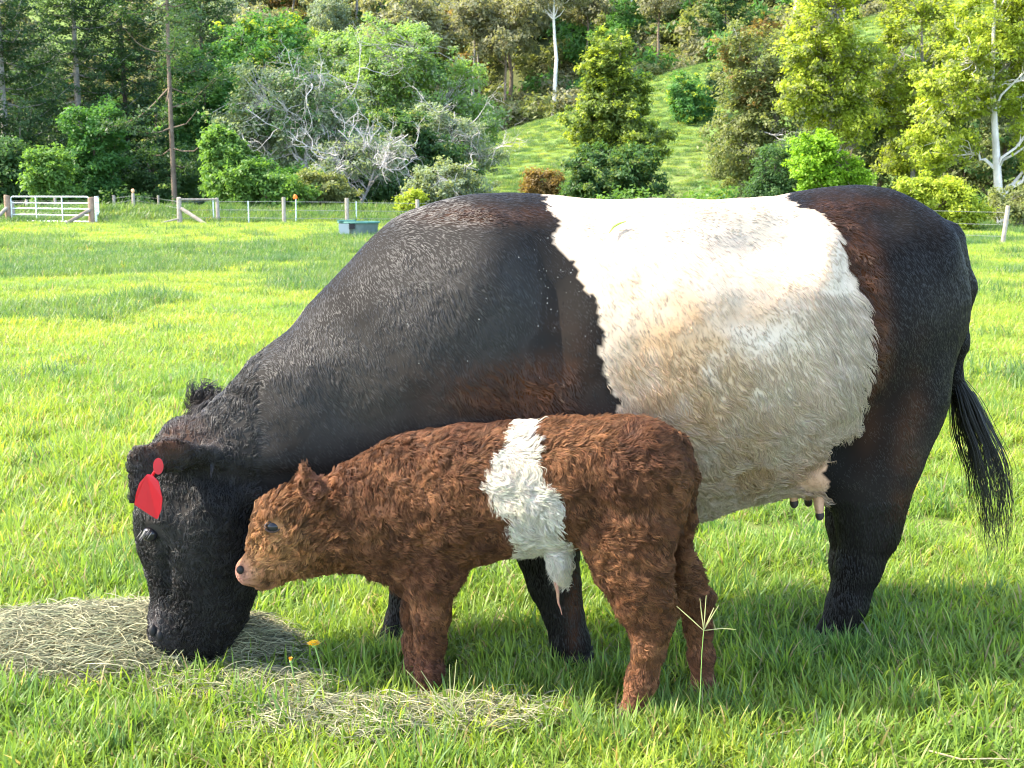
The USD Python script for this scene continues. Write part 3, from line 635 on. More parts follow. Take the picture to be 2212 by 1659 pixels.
# ------------------------------------------------------------------ grass
M_grass = usdkit.material(stage, '/World/Looks/grass_blades', {
    'a': ('attribute', {'attribute': 'Cd'}), 'g': ('geometry', {}), 'oi': ('object_info', {}),
    'n': ('noise_texture', {'scale': .55, 'detail': 3.0}), 'r': ('rgb_ramp', {'ramp': [(.30, (.62, .80, .95)), (.5, (1.0, 1.0, 1.0)), (.68, (1.14, 1.07, 1.0))]}),
    'rr': ('rgb_ramp', {'ramp': [(0, (.72, .80, .9)), (.5, (1, 1, 1)), (1, (1.3, 1.14, 1.0))]}),
    'm': ('mix', {'mix_type': 'multiply', 'fac': 1.0}), 'm2': ('mix', {'mix_type': 'multiply', 'fac': 1.0}), 'k': ('mix', {'mix_type': 'multiply', 'fac': 1.0, 'color2': (1.45, 1.4, .85)}),
    'd': ('principled_bsdf', {'roughness': .5, 'specular_ior_level': .45}), 't': ('translucent_bsdf', {}), 'x': ('mix_closure', {'fac': .48})},
    [('g.position', 'n.vector'), ('n.fac', 'r.fac'), ('oi.random', 'rr.fac'), ('a.color', 'm.color1'), ('r.color', 'm.color2'), ('m.color', 'm2.color1'), ('rr.color', 'm2.color2'),
     ('m2.color', 'd.base_color'), ('m2.color', 'k.color1'), ('k.color', 't.color'), ('d.BSDF', 'x.closure1'), ('t.BSDF', 'x.closure2')], surface='x.closure')
def blades(rng, n, radius, h0, h1, w, segs=4, spread=.5, dry=.05, stiff=1.0, cols=((.125, .205, .020), (.235, .325, .042))):
    r = radius * np.sqrt(rng.random(n)); a = rng.random(n) * 6.283
    base = np.stack([r * np.cos(a), r * np.sin(a), np.full(n, -.01)], 1)
    h = rng.uniform(h0, h1, n) * (1 - .35 * (r / radius)); az = rng.random(n) * 6.283; lean = np.abs(rng.normal(.28, .28, n)) * spread * 2
    bend = rng.uniform(.2, 1.5, n) * spread * 1.5 / stiff
    s = np.linspace(0, 1, segs + 1)
    th = lean[:, None] + bend[:, None] * s[None]; ds = (h / segs)[:, None]
    rx = np.concatenate([np.zeros((n, 1)), np.cumsum(np.sin(th[:, :-1]) * ds, 1)], 1); rz = np.concatenate([np.zeros((n, 1)), np.cumsum(np.cos(th[:, :-1]) * ds, 1)], 1)
    d = np.stack([np.cos(az), np.sin(az), 0 * az], 1); sd = np.stack([-np.sin(az), np.cos(az), 0 * az], 1)
    tw = rng.normal(0, .5, n)
    sdir = sd[:, None] * np.cos(tw[:, None, None] * s[None, :, None]) + d[:, None] * np.sin(tw[:, None, None] * s[None, :, None])
    c = base[:, None] + d[:, None] * rx[..., None] + np.array([0, 0, 1.0]) * rz[..., None]
    ww = (w * rng.uniform(.6, 1.3, n))[:, None] * np.array([.75, 1.0, .9, .6, .06][:segs + 1] if segs == 4 else np.linspace(1, .08, segs + 1))[None] / 2
    L, R = c - sdir * ww[..., None], c + sdir * ww[..., None]
    v = np.stack([L, R], 2).reshape(-1, 3)
    k = np.arange(n)[:, None] * (2 * (segs + 1)) + 2 * np.arange(segs)[None]; k = k.ravel()
    f = np.vstack([np.stack([k, k + 1, k + 3], 1), np.stack([k, k + 3, k + 2], 1)])
    t = rng.random((n, 1)); col = np.asarray(cols[0]) * (1 - t) + np.asarray(cols[1]) * t
    dr = rng.random(n) < dry; col[dr] = np.array([.30, .24, .11]) * rng.uniform(.7, 1.2, (dr.sum(), 1))
    return (v, f), np.repeat(col, 2 * (segs + 1), 0)
FEET = np.array([[.17, 3.16], [-.32, 3.36], [.92, 3.37], [.27, 2.845], [.46, 2.965], [-.22, 2.99], [-.24, 3.10]])
HAY = [(-1.12, 3.24, .54, .24, .125), (-.66, 2.98, .30, .13, .025), (-.34, 2.80, .36, .14, .028), (-.02, 2.86, .25, .11, .018)]
def hay_at(x, y):
    z = 0 * x
    k = 1 + 1.1 * (meshkit.fbm(np.stack([x * 5.5, y * 7.5, 0 * x], -1), 3, 91) - .42)
    for cx, cy, rx, ry, h in HAY: z = np.maximum(z, h * np.clip(1 - (((x - cx) / rx) ** 2 + ((y - cy) / ry) ** 2) * k, 0, 1) ** .8)
    return z
def wedge(rng, n, y0, y1, margin=1.12):
    """points even over the part of the field between y0 and y1 that the lens sees, and some more to either side"""
    y = np.sqrt(rng.uniform(y0 ** 2, y1 ** 2, n)); x = rng.uniform(-1, 1, n) * (y * .4255 * margin + .5)
    return x, y
def grass():
    rng = np.random.default_rng(5)
    P = []
    for i in range(8):
        mesh, col = blades(rng, 250, .12, .035, .115 + .01 * (i % 3), .0050, 4, .82, .09); P.append((mesh, M_grass, col))
    for i in range(3):                                        # taller, fresher tufts
        mesh, col = blades(rng, 60, .07, .07, .15, .0062, 4, .55, .03, 1.4, ((.09, .17, .03), (.15, .235, .045))); P.append((mesh, M_grass, col))
    x, y = wedge(rng, 2400, 2.2, 8.6); xb, yb = wedge(rng, 700, 2.2, 4.3); x, y = np.r_[x, xb], np.r_[y, yb]; n = len(x)
    hz = hay_at(x, y); keep = (hz < .03) | (rng.random(n) < .06)
    d = np.hypot(x[:, None] - FEET[None, :, 0], y[:, None] - FEET[None, :, 1]).min(1); keep &= d > .085
    x, y = x[keep], y[keep]; n = len(x)
    foot = np.hypot(x[:, None] - FEET[None, :3, 0], y[:, None] + .10 - FEET[None, :3, 1]).min(1) < .13
    tall = rng.random(n) < .09 + .5 * foot + .16 * (y < 2.95) + .16 * (meshkit.noise(np.stack([x * 1.7, y * 1.7, 0 * x], -1), 41) > .62)
    which = np.where(tall, 8 + rng.integers(0, 3, n), rng.integers(0, 8, n))
    lush = .80 + .70 * meshkit.fbm(np.stack([x * 1.2, y * 1.2, 0 * x], -1), 2, 42)
    sc = rng.uniform(.75, 1.2, n) * lush
    # longer grass left standing round the hooves
    nf = 110; fi = rng.choice(5, nf, p=[.24, .2, .3, .13, .13]); x, y = np.r_[x, FEET[fi, 0] + rng.normal(0, .085, nf)], np.r_[y, FEET[fi, 1] - rng.uniform(.07, .2, nf)]
    which = np.r_[which, 8 + rng.integers(0, 3, nf)]; sc = np.r_[sc, rng.uniform(.55, .95, nf)]; n = len(x)
    instances('grass', P, np.stack([x, y, land(x, y)], 1), rng.random(n) * 6.283, np.stack([sc, sc, sc], 1), which, rng.normal(0, .12, n), kind='stuff')
    # the field further off: the same grass, coarser
    P = []
    for i in range(6):
        mesh, col = blades(rng, 300, .30, .05, .13, .0095, 3, .85, .08, cols=((.15, .225, .026), (.265, .35, .05))); P.append((mesh, M_grass, col))
    for i in range(3):
        mesh, col = blades(rng, 150, .28, .08, .24, .015, 3, .6, .03, cols=((.07, .14, .032), (.115, .185, .045))); P.append((mesh, M_grass, col))
    n = 5600; x, y = wedge(rng, n, 8, 24); x2, y2 = wedge(rng, 10500, 23, 62, 1.15); x, y = np.r_[x, x2], np.r_[y, y2]; n = len(x)
    w1 = meshkit.fbm(np.stack([x * .22, y * .15, 0 * x], -1), 3, 43)
    weed = (w1 > .60) & (rng.random(n) < .6) | (rng.random(n) < .03)
    # rank growth along the fence and past it
    rank = smooth(49, 54, y) * (rng.random(n) < .55)
    which = np.where(weed | (rank > .5), 6 + rng.integers(0, 3, n), rng.integers(0, 6, n))
    sc = rng.uniform(.7, 1.25, n) * (1 + .55 * smooth(20, 45, y)) * (1 + .5 * rank)
    instances('grass', P, np.stack([x, y, land(x, y)], 1), rng.random(n) * 6.283, np.stack([sc * 1.15, sc * 1.15, sc], 1), which, rng.normal(0, .1, n), kind='stuff')
    # knoll
    n = 17000; x = rng.uniform(-40, 55, n); y = rng.uniform(80, 140, n); k = forest_mask(x, y) < .5; x, y = x[k], y[k]; n = len(x)
    x3, y3 = rng.uniform(-90, -50, 800), rng.uniform(180, 222, 800); k = forest_mask(x3, y3) < .5; x, y = np.r_[x, x3[k]], np.r_[y, y3[k]]; n = len(x)
    sc = rng.uniform(1.6, 3.2, n)
    instances('grass', P[3:], np.stack([x, y, land(x, y)], 1), rng.random(n) * 6.283, np.stack([sc * .75, sc * .75, sc * .8], 1), rng.integers(0, 6, n), None, kind='stuff')
def hay():
    rng = np.random.default_rng(6)
    M = usdkit.material(stage, '/World/Looks/hay_straw', {'a': ('attribute', {'attribute': 'Cd'}), 'd': ('principled_bsdf', {'roughness': .6, 'specular_ior_level': .25})}, [('a.color', 'd.base_color')], surface='d.BSDF')
    Mb = mat_simple('hay_bed', (.10, .085, .04), .9, spec=.1, noise=(.26, .22, .11), bump=.8, scale=60)
    n = 16000; per = rng.choice(4, n, p=[.76, .08, .13, .03]); H = np.array(HAY)[per]
    r = np.sqrt(rng.random(n)) * 1.12; a = rng.random(n) * 6.283
    x, y = H[:, 0] + r * np.cos(a) * H[:, 2], H[:, 1] + r * np.sin(a) * H[:, 3]
    hz = hay_at(x, y); kk = (hz > .004) | (rng.random(n) < .22); per, x, y = per[kk], x[kk], y[kk]; n = len(x)
    z = hay_at(x, y) + rng.uniform(.0, .032, n) + land(x, y)
    L = rng.gamma(2.6, .016, n) + .012; L = np.minimum(L, .22); az = rng.normal(0, .9, n) + (rng.random(n) < .35) * rng.random(n) * 6.28
    d = np.stack([np.cos(az), np.sin(az), rng.normal(0, .22, n)], 1); up = np.stack([rng.normal(0, .25, n), rng.normal(0, .25, n), rng.normal(.15, .3, n)], 1)
    s = np.linspace(-.5, .5, 5)[None, :, None]
    pts = np.stack([x, y, z], 1)[:, None] + d[:, None] * s * L[:, None, None] + up[:, None] * (.25 - s * s) * L[:, None, None] * 1.1
    gz = hay_at(pts[..., 0], pts[..., 1]) + .002; pts[..., 2] = np.maximum(pts[..., 2], gz + land(x, y)[:, None])
    t = rng.random((n, 1)); c = np.array([.30, .265, .15]) * (1 - t) + np.array([.13, .14, .075]) * t; c *= rng.uniform(.5, 1.75, (n, 1))
    for i, lab in enumerate(('deep pile of pale dry hay under the cow\'s muzzle', 'thin hay spread over grass in front of the pile', 'loose layer of dry hay in front of the calf\'s fore feet', 'thin scatter of hay below the calf\'s belly')):
        k = per == i; cx, cy, rx, ry, h = HAY[i]
        tt = thing('hay_pile', lab, 'hay', (cx, cy, 0), kind='stuff')
        g = np.linspace(-1, 1, 41); X, Y = np.meshgrid(g, g); inn = X ** 2 + Y ** 2
        zz = hay_at(cx + X * rx, cy + Y * ry) - .02 * (hay_at(cx + X * rx, cy + Y * ry) < .002) - .006 + .012 * (meshkit.fbm(np.stack([X * 9, Y * 9, 0 * X + i], -1), 2, 7) - .5)
        v = np.stack([X * rx, Y * ry, zz], -1).reshape(-1, 3); ii, jj = np.meshgrid(np.arange(40), np.arange(40), indexing='ij'); q = (ii * 41 + jj).ravel(); F = np.vstack([np.stack([q, q + 1, q + 42], 1), np.stack([q, q + 42, q + 41], 1)])
        F = F[(inn.ravel()[F] < 1.1).all(1)]
        u_, inv = np.unique(F, return_inverse=True)
        if i == 0: put('hay_bed', (v[u_], inv.reshape(F.shape)), Mb, tt, True)
        strands('hay_straw', pts[k] - np.array([cx, cy, 0]), (np.array([.9, 1, 1, .9, .6])[None] * rng.uniform(.0010, .0024, (k.sum(), 1))), c[k], M, tt)
# ------------------------------------------------------------------ trees
def leaf_material(name, c0, c1, c2, trans=.46, tk=(1.5, 1.5, .7)):
    """leaves that differ one from the next, and clump from clump"""
    return usdkit.material(stage, '/World/Looks/' + name, {
        'g': ('geometry', {}), 'n': ('noise_texture', {'scale': .9, 'detail': 2.0}), 'oi': ('object_info', {}),
        'ma': ('math', {'math_type': 'multiply_add', 'value2': .55, 'value3': .0}), 'mb': ('math', {'math_type': 'multiply_add', 'value2': .45}),
        'r': ('rgb_ramp', {'ramp': [(.12, c0), (.5, c1), (.88, c2)]}), 'k': ('mix', {'mix_type': 'multiply', 'fac': 1.0, 'color2': tk}),
        'd': ('principled_bsdf', {'roughness': .5, 'specular_ior_level': .22}), 't': ('translucent_bsdf', {}), 'x': ('mix_closure', {'fac': trans})},
        [('g.random_per_island', 'ma.value1'), ('g.position', 'n.vector'), ('n.fac', 'mb.value1'), ('ma.value', 'mb.value3'), ('mb.value', 'r.fac'), ('r.color', 'd.base_color'),
         ('r.color', 'k.color1'), ('k.color', 't.color'), ('d.BSDF', 'x.closure1'), ('t.BSDF', 'x.closure2')], surface='x.closure')
LM = {}
def lm(k):
    T = dict(pine=((0.038, 0.074, 0.033), (0.070, 0.128, 0.046), (0.134, 0.211, 0.064)), dark=((0.054, 0.109, 0.038), (0.096, 0.179, 0.054), (0.166, 0.269, 0.070)), mid=((0.059, 0.148, 0.038), (0.119, 0.251, 0.059), (0.198, 0.352, 0.073)),
             fresh=((0.10, 0.19, 0.042), (0.16, 0.275, 0.06), (0.24, 0.36, 0.085)), lime=((0.16, 0.29, 0.023), (0.26, 0.42, 0.035), (0.38, 0.48, 0.05)), yellow=((0.219, 0.278, 0.035), (0.436, 0.483, 0.049), (0.500, 0.500, 0.073)),
             olive=((0.140, 0.168, 0.068), (0.259, 0.269, 0.092), (0.397, 0.371, 0.122)), grey=((0.178, 0.223, 0.146), (0.278, 0.325, 0.207), (0.397, 0.428, 0.268)), ochre=((0.155, 0.109, 0.038), (0.264, 0.167, 0.053), (0.372, 0.232, 0.067)),
             gum=((0.166, 0.173, 0.102), (0.282, 0.262, 0.154), (0.410, 0.358, 0.205)), conic=((0.100, 0.148, 0.035), (0.198, 0.242, 0.049), (0.476, 0.428, 0.073)), palegreen=((0.159, 0.260, 0.073), (0.259, 0.371, 0.109), (0.357, 0.463, 0.146)))
    if k not in LM: LM[k] = leaf_material('leaf_' + k, *T[k])
    return LM[k]
M_bark = {k: mat_simple('bark_' + k, a, .85, .15, noise=b, bump=.6, scale=s) for k, a, b, s in (
    ('dark', (.05, .038, .028), (.11, .09, .07), 3.0), ('grey', (.16, .14, .12), (.34, .31, .28), 2.5), ('white', (.42, .38, .33), (.66, .62, .56), 1.6), ('brown', (.10, .072, .05), (.20, .15, .11), 2.5), ('dead', (.30, .27, .245), (.52, .48, .45), 3.0))}

def leaves(rng, centers, rad, per, size, out_from, flat=.65, droop=0.0, aspect=.5, upw=.55):
    n = len(centers) * per
    c = np.repeat(centers, per, 0); r = np.repeat(np.broadcast_to(rad, (len(centers),)), per)[:, None]
    p = c + rng.normal(0, .5, (n, 3)) * r * np.array([1, 1, flat])
    nn = norm(norm(p - out_from) * .5 + np.array([0, 0, upw]) + rng.normal(0, .55, (n, 3)))
    a = norm(np.cross(nn, rng.normal(0, 1, (n, 3)))); a[:, 2] -= droop; a = norm(a); b = norm(np.cross(nn, a))
    L = (size * rng.uniform(.6, 1.35, n))[:, None]
    v = np.stack([p - a * L * .5, p + b * L * aspect * .5, p + a * L * .5, p - b * L * aspect * .5], 1).reshape(-1, 3)
    k = 4 * np.arange(n); f = np.vstack([np.stack([k, k + 1, k + 2], 1), np.stack([k, k + 2, k + 3], 1)])
    return v, f
def limb(rng, a, b, ra, rb, sag=.12, n=5, sides=6, wob=.06):
    s = np.linspace(0, 1, n)[:, None]; d = np.linalg.norm(b - a)
    p = a + (b - a) * s; p[:, 2] += np.sin(s[:, 0] * np.pi) * sag * d
    p[1:-1] += rng.normal(0, wob * d, (n - 2, 3))
    return tube(p, ra + (rb - ra) * s[:, 0], sides, cap=False)
def clumps(rng, blobs, n):
    vol = np.array([b[3] * b[4] * b[5] for b in blobs]) ** .75; which = rng.choice(len(blobs), n, p=vol / vol.sum())
    B = np.array(blobs, float)[which]; d = norm(rng.normal(0, 1, (n, 3))); r = rng.uniform(.45, 1.0, n)[:, None] ** .6
    r = r * (1 + 1.0 * (meshkit.noise(d * 2.1 + which[:, None] * 7.3, 77)[:, None] - .55)); return B[:, :3] + d * r * B[:, 3:], B[:, :3]
def twigs(rng, start, direc, length, r, depth, out):
    """a bare branch that forks"""
    n = 5; p = [start]; d = direc
    for _ in range(n - 1):
        d = norm(d + rng.normal(0, .30, 3)); p.append(p[-1] + d * length / (n - 1))
    out.append(tube(np.array(p), np.linspace(r, r * .5, n), 5, cap=False))
    if depth > 0:
        for k in range(rng.integers(2, 5)):
            i = rng.integers(1, n)
            twigs(rng, p[i], norm(d + rng.normal(0, .75, 3)), length * rng.uniform(.45, .8), r * .52, depth - 1, out)
def shadow_tree(name, label, cat, x, y, blobs, leaf, n, per, size, rad, bark='brown', tr=.16, seed=0, limbs=9, show=.3, group=None, flat=.65, droop=0., bare=0, lean=(0, 0), stems=1, mixleaf=None, upw=.55):
    """blobs: the crown as (dx, dy, z, rx, ry, rz), z above the foot. A thing with trunk and crown, bare twigs where it has them"""
    rng = np.random.default_rng(seed); z0 = float(land(x, y)) - .05
    n = int(n * 1.25); rad = rad * .80; C, O = clumps(rng, blobs, n)
    B = np.array(blobs, float); top = (B[:, 2] + B[:, 5] * .55).max(); ctr = (B[:, :3] * B[:, 3:4]).sum(0) / B[:, 3].sum()
    t = thing(name, label, cat, (x, y, z0), group)
    parts = []
    for s_ in range(stems):
        o = np.array([0, 0, 0.]) if stems == 1 else np.r_[rng.normal(0, .35, 2), 0]
        e = np.array([ctr[0] + lean[0], ctr[1] + lean[1], top]) + (0 if stems == 1 else np.r_[rng.normal(0, B[:, 3].max() * .4, 2), -rng.random() * top * .3])
        s = np.linspace(0, 1, 9)[:, None]; p = o + (e - o) * s; p[:, :2] += np.sin(s * 3.14) * np.array(lean) * .5 + np.cumsum(rng.normal(0, top * .008, (9, 2)), 0)
        parts.append(tube(p, tr * (1 - .8 * s[:, 0]) * (1.25 - .25 * np.clip(s[:, 0] * 8, 0, 1)) / stems ** .4, 8, cap=False))
        k = rng.choice(len(C), max(2, limbs // stems), replace=False)
        mids = []
        for i in k:
            h = np.clip(C[i, 2] - .35 * np.linalg.norm(C[i, :2] - ctr[:2]) - .3, top * .12, top * .95) / top; j = min(8, int(h * 8)); a = p[j]
            parts.append(limb(rng, a, C[i], tr * (1 - .8 * h) * .5, tr * .10, .08)); mids.append((a, C[i]))
        for i in rng.choice(len(C), int(len(C) * show / stems), replace=False):
            a, b = mids[int(np.argmin([np.linalg.norm(C[i] - (a * .4 + b * .6)) for a, b in mids]))]
            parts.append(limb(rng, a * .4 + b * .6, C[i], tr * .13, tr * .04, .05, 4, 4))
    put('trunk', merge(parts), M_bark[bark], t, True)
    put('crown', leaves(rng, C, rad * rng.uniform(.7, 1.25, len(C)), per, size, O.mean(0), flat, droop, upw=upw), lm(leaf), t)
    if mixleaf:                                              # tips or patches of another tone
        k = rng.random(len(C)) < mixleaf[1]; k &= C[:, 2] > ctr[2] + mixleaf[2] if len(mixleaf) > 2 else k
        put('leaf_tips', leaves(rng, C[k] + norm(C[k] - O[k]) * rad * .4, rad * .8, int(per * .6), size, O.mean(0), flat, droop), lm(mixleaf[0]), t)
    if bare:
        out = []
        for i in rng.choice(len(C), bare, replace=False):
            d = norm(C[i] - ctr + np.array([0, -1.0, 0])); twigs(rng, ctr * .35 + C[i] * .65, d, np.linalg.norm(B[:, 3:5].max()) * rng.uniform(.45, .9), .04, 3, out)
        put('bare_branch', merge(out), M_bark['dead'], t, True)
    return t
def pine_mesh(rng, H, reach, fill=1.0, start=.08, dense=1.0, size=.26):
    tr = [tube(np.stack([np.cumsum(rng.normal(0, .02, 12)), np.cumsum(rng.normal(0, .02, 12)), np.linspace(0, H, 12)], 1), np.linspace(H * (.0105 if fill > .7 else .0065) + .03, .03, 12), 9, cap=False)]
    cs, rs = [], []
    z = H * start
    while z < H * .99:
        L = reach * (1 - z / H) ** .65 * rng.uniform(.75, 1.15) + .35; nb = rng.integers(4, 7) if fill > .7 else rng.integers(1, 4); a0 = rng.random() * 6.28
        for k in range(nb):
            a = a0 + k * 6.283 / nb + rng.normal(0, .2); l = L * rng.uniform(.6, 1.1); d = np.array([math.cos(a), math.sin(a), 0])
            s = np.linspace(0, 1, 5)[:, None]; p = np.array([0, 0, z]) + d * l * s; p[:, 2] += l * ((.10 if fill > .7 else rng.normal(-.1, .22)) * s[:, 0] - .35 * s[:, 0] * (1 - s[:, 0]) * 1.6 + .18 * s[:, 0] ** 2); p[1:] += np.cumsum(rng.normal(0, .03 * l, (4, 3)), 0)
            tr.append(tube(p, np.linspace(.045, .012, 5), 4, cap=False))
            if rng.random() < fill:
                for q in np.linspace(.30, 1.0, max(2, int(l * 2.9 * dense))):
                    i = q * 4; j = min(3, int(i)); c = p[j] + (p[j + 1] - p[j]) * (i - j); cs.append(c + rng.normal(0, .10, 3)); rs.append(.34 + .12 * rng.random())
        z += rng.uniform(.5, .85) if fill > .7 else rng.uniform(.5, 1.3)
    cs.append(np.array([0, 0, H])); rs.append(.3)
    return merge(tr), np.array(cs), np.array(rs)
def pine(label, x, y, H, reach, seed, fill=1.0, start=.08, leaf='pine', bark='dark', per=34, group=None, size=.24):
    rng = np.random.default_rng(seed); t = thing('hoop_pine', label, 'pine tree', (x, y, float(land(x, y)) - .05), group)
    tr, C, R = pine_mesh(rng, H, reach, fill, start)
    put('trunk', tr, M_bark[bark], t, True)
    put('crown', leaves(rng, C, R * 1.25, per, size, np.array([0, 0, H * .4]), .45, .0, .42, upw=.9), lm(leaf), t)
    return t
def tx(u, D): return D * (u - PW / 2) / FPX * 1.012
def trees():
    E = shadow_tree
    # the dark pines on the left
    pine('tall dark hoop pine at the left edge, pale patches on its trunk', tx(48, 69), 69, 21, 4.6, 101, bark='grey', per=40)
    pine('dark hoop pine with a straight grey trunk behind the farm gate', tx(200, 75), 75, 22, 4.4, 102, bark='grey', per=38)
    pine('dark hoop pine right of the gate, between the tall grey trunk and the gate post', tx(300, 79), 79, 20, 4.6, 103, per=38)
    pine('hoop pine with a long bare grey trunk and few dark boughs', tx(393, 64), 64, 19, 4.0, 104, fill=.62, start=.16, bark='brown', per=44)
    pine('broad dark pine filling the gap between the gate and the leftmost trunk', tx(118, 84), 84, 11.5, 4.6, 105, per=38)
    pine('dark pine whose top shows above the light green dome tree', tx(462, 92), 92, 22, 5.0, 106, per=36)
    pine('dark pine at the far left edge behind its neighbour', tx(-70, 78), 78, 20, 5.0, 107, per=34)
    pine('small dark conifer standing alone high on the grassy hill', tx(1545, 141), 141, 11.5, 3.6, 108, leaf='dark', per=34, size=.34)
    # undergrowth trees below the pines
    E('bushy_tree', 'bright green young tree just behind the white gate', 'tree', tx(128, 60), 60, [(0, 0, 2.2, 1.1, 1, 1.2), (.3, 0, 1.0, 1.2, 1, .8)], 'fresh', 150, 60, .20, .42, seed=1)
    E('bushy_tree', 'mid green leafy tree between the gate and the hoop pines', 'tree', tx(235, 66), 66, [(0, 0, 4.6, 1.7, 1.5, 2.2), (-.4, 0, 2.0, 1.8, 1.5, 1.6)], 'mid', 260, 60, .22, .5, seed=2)
    E('bushy_tree', 'dark green leafy tree at the left edge under the pines', 'tree', tx(20, 64), 64, [(0, 0, 2.4, 2.6, 1.6, 2.2), (1.5, 0, 1.4, 1.6, 1.4, 1.2)], 'dark', 280, 60, .22, .5, seed=3)
    E('bushy_tree', 'dark leafy tree in the shade around the bare grey trunk', 'tree', tx(370, 70), 70, [(0, 0, 2.6, 3.0, 1.6, 2.4), (-1.8, 0, 1.6, 2, 1.5, 1.4)], 'dark', 300, 60, .22, .5, seed=4)
    E('bushy_tree', 'tall mid green tree filling the gap left of the light green domed tree', 'tree', tx(470, 78), 78, [(0, 0, 8.6, 2.2, 2, 2.6), (-.5, 0, 5, 2.2, 2, 2.2), (.3, 0, 2.6, 2, 2, 2)], 'mid', 380, 60, .25, .6, seed=36, mixleaf=('fresh', .3))
    E('pale_tree', 'pale green tree between the light green dome and the wide pale tree', 'tree', tx(745, 94), 94, [(0, 0, 10.5, 3, 2.4, 2.6), (.6, 0, 7, 3, 2.4, 2.6)], 'palegreen', 300, 46, .28, .7, 'dead', .22, 37, limbs=12, show=.5, mixleaf=('grey', .5))
    E('feathery_tree', 'light green feathery tree left of the grey tree, foliage to the ground', 'tree', tx(505, 59), 59, [(0, 0, 2.3, 1.1, 1.2, 1.7), (.5, 0, 1.2, 1.5, 1.2, 1.1), (-.3, 0, 3.2, .7, .8, 1.0)], 'fresh', 240, 70, .22, .42, seed=5, droop=.4)
    # the pale trees in the middle
    E('dome_tree', 'tall tree with a light green domed top behind the grey tree', 'tree', tx(592, 84), 84, [(0, 0, 11.2, 3.4, 3, 3.0), (-1.6, 0, 8, 2.6, 2.4, 2.6), (1.5, 0, 8, 2.8, 2.4, 2.6), (0, 0, 5, 2.6, 2.2, 2.6)], 'mid', 420, 62, .28, .7, 'grey', .25, 6, mixleaf=('yellow', .22, 1.0))
    E('pale_tree', 'wide pale green tree with airy domed crown in the middle', 'tree', tx(905, 90), 90, [(-1.5, 0, 11.0, 3.6, 3, 3.2), (1.8, 0, 9.4, 3.6, 3, 2.8), (-3.2, 0, 8.4, 2.6, 2.4, 2.4), (3.8, 0, 6.6, 2.8, 2.4, 2.2), (0, 0, 6.0, 4, 3, 2)], 'palegreen', 520, 46, .27, .75, 'dead', .26, 7, limbs=14, show=.5, mixleaf=('grey', .5))
    E('grey_tree', 'big grey green tree tangled with pale bare twigs above the trough', 'tree', tx(672, 64), 64, [(-1.6, 0, 6.6, 2.4, 2, 1.7), (.8, 0, 6.2, 2.4, 2, 1.9), (-3.0, 0, 5.0, 1.8, 1.6, 1.4), (2.4, 0, 4.2, 2.0, 1.6, 1.6), (0, 0, 4.2, 3, 2, 1.6), (3.6, .0, 2.6, 1.5, 1.4, 1.4)], 'grey', 430, 40, .20, .55, 'dead', .22, 8, limbs=16, show=.6, bare=16, mixleaf=('mid', .35))
    E('dead_tree', 'leaning grey tree of bare white branches right of the trough', 'tree', tx(770, 61), 61, [(0, 0, 2.9, 2.2, 1.2, 1.1), (1.4, 0, 3.2, 1.6, 1.2, .9)], 'grey', 90, 26, .17, .45, 'grey', .11, 9, limbs=16, show=.8, bare=24, lean=(.6, 0))
    E('round_tree', 'dark green tree with a sloping crown right of the bare white branches', 'tree', tx(905, 70), 70, [(-.8, 0, 5.2, 2.0, 1.8, 1.8), (.7, 0, 4.0, 2.2, 1.8, 1.8), (2.0, 0, 2.6, 1.8, 1.6, 1.6), (-1.2, 0, 2.6, 2.2, 1.8, 1.8)], 'dark', 420, 62, .22, .5, 'brown', .2, 10, mixleaf=('olive', .3))
    E('grey_tree', 'grey twiggy tree between the pale dome and the grass slope', 'tree', tx(985, 78), 78, [(0, 0, 5.6, 2.0, 1.6, 1.5), (1.0, 0, 4.4, 2.4, 1.6, 1.3), (-1.4, 0, 6.6, 1.5, 1.5, 1.3)], 'grey', 190, 40, .22, .55, 'dead', .16, 11, limbs=14, show=.7, bare=11)
    E('shade_bush', 'dark green bush in the shade behind the water trough', 'bush', tx(800, 64), 64, [(0, 0, 1.2, 2.3, 1.2, 1.5), (1.6, 0, .9, 1.6, 1.2, 1.2), (-1.8, 0, 1.3, 1.5, 1.2, 1.3)], 'dark', 260, 56, .20, .42, seed=12)
    E('shade_bush', 'green bush at the foot of the big grey tree', 'bush', tx(640, 60), 60, [(0, 0, 1.1, 2.2, 1.2, 1.2), (-1.4, 0, 1.4, 1.2, 1, 1.2)], 'mid', 220, 56, .20, .42, seed=13)
    E('shade_bush', 'light green bush spreading right from the feathery tree below the grey tree', 'bush', tx(585, 58), 58, [(0, 0, 1.0, 1.5, 1, 1.0), (1.2, 0, .8, 1.3, 1, .8), (-.8, 0, 1.5, 1.0, 1, .9)], 'fresh', 220, 56, .18, .40, seed=34, droop=.3)
    E('shade_bush', 'olive bush between the two wire pickets at the fence', 'bush', tx(705, 59), 59, [(0, 0, 1.1, 1.3, 1, 1.0), (1.0, 0, .7, 1.0, .9, .7)], 'olive', 160, 50, .17, .38, seed=35)
    E('pale_bush', 'pale olive bush with whitish twigs beside the fence and the cow\'s withers', 'bush', tx(968, 57), 57, [(0, 0, 1.3, 1.5, 1.2, 1.2), (1.1, 0, 1.0, 1.2, 1, 1.0), (-1.0, 0, .9, 1.1, 1, .9)], 'grey', 230, 46, .15, .36, 'dead', .08, 14, limbs=14, show=.6, bare=5, stems=3, mixleaf=('olive', .5))
    E('yellow_bush', 'small yellowish bush at the left foot of the pale olive bush', 'bush', tx(888, 55), 55, [(0, 0, .55, .6, .5, .5), (.4, 0, .9, .4, .4, .4)], 'yellow', 60, 46, .12, .25, seed=15)
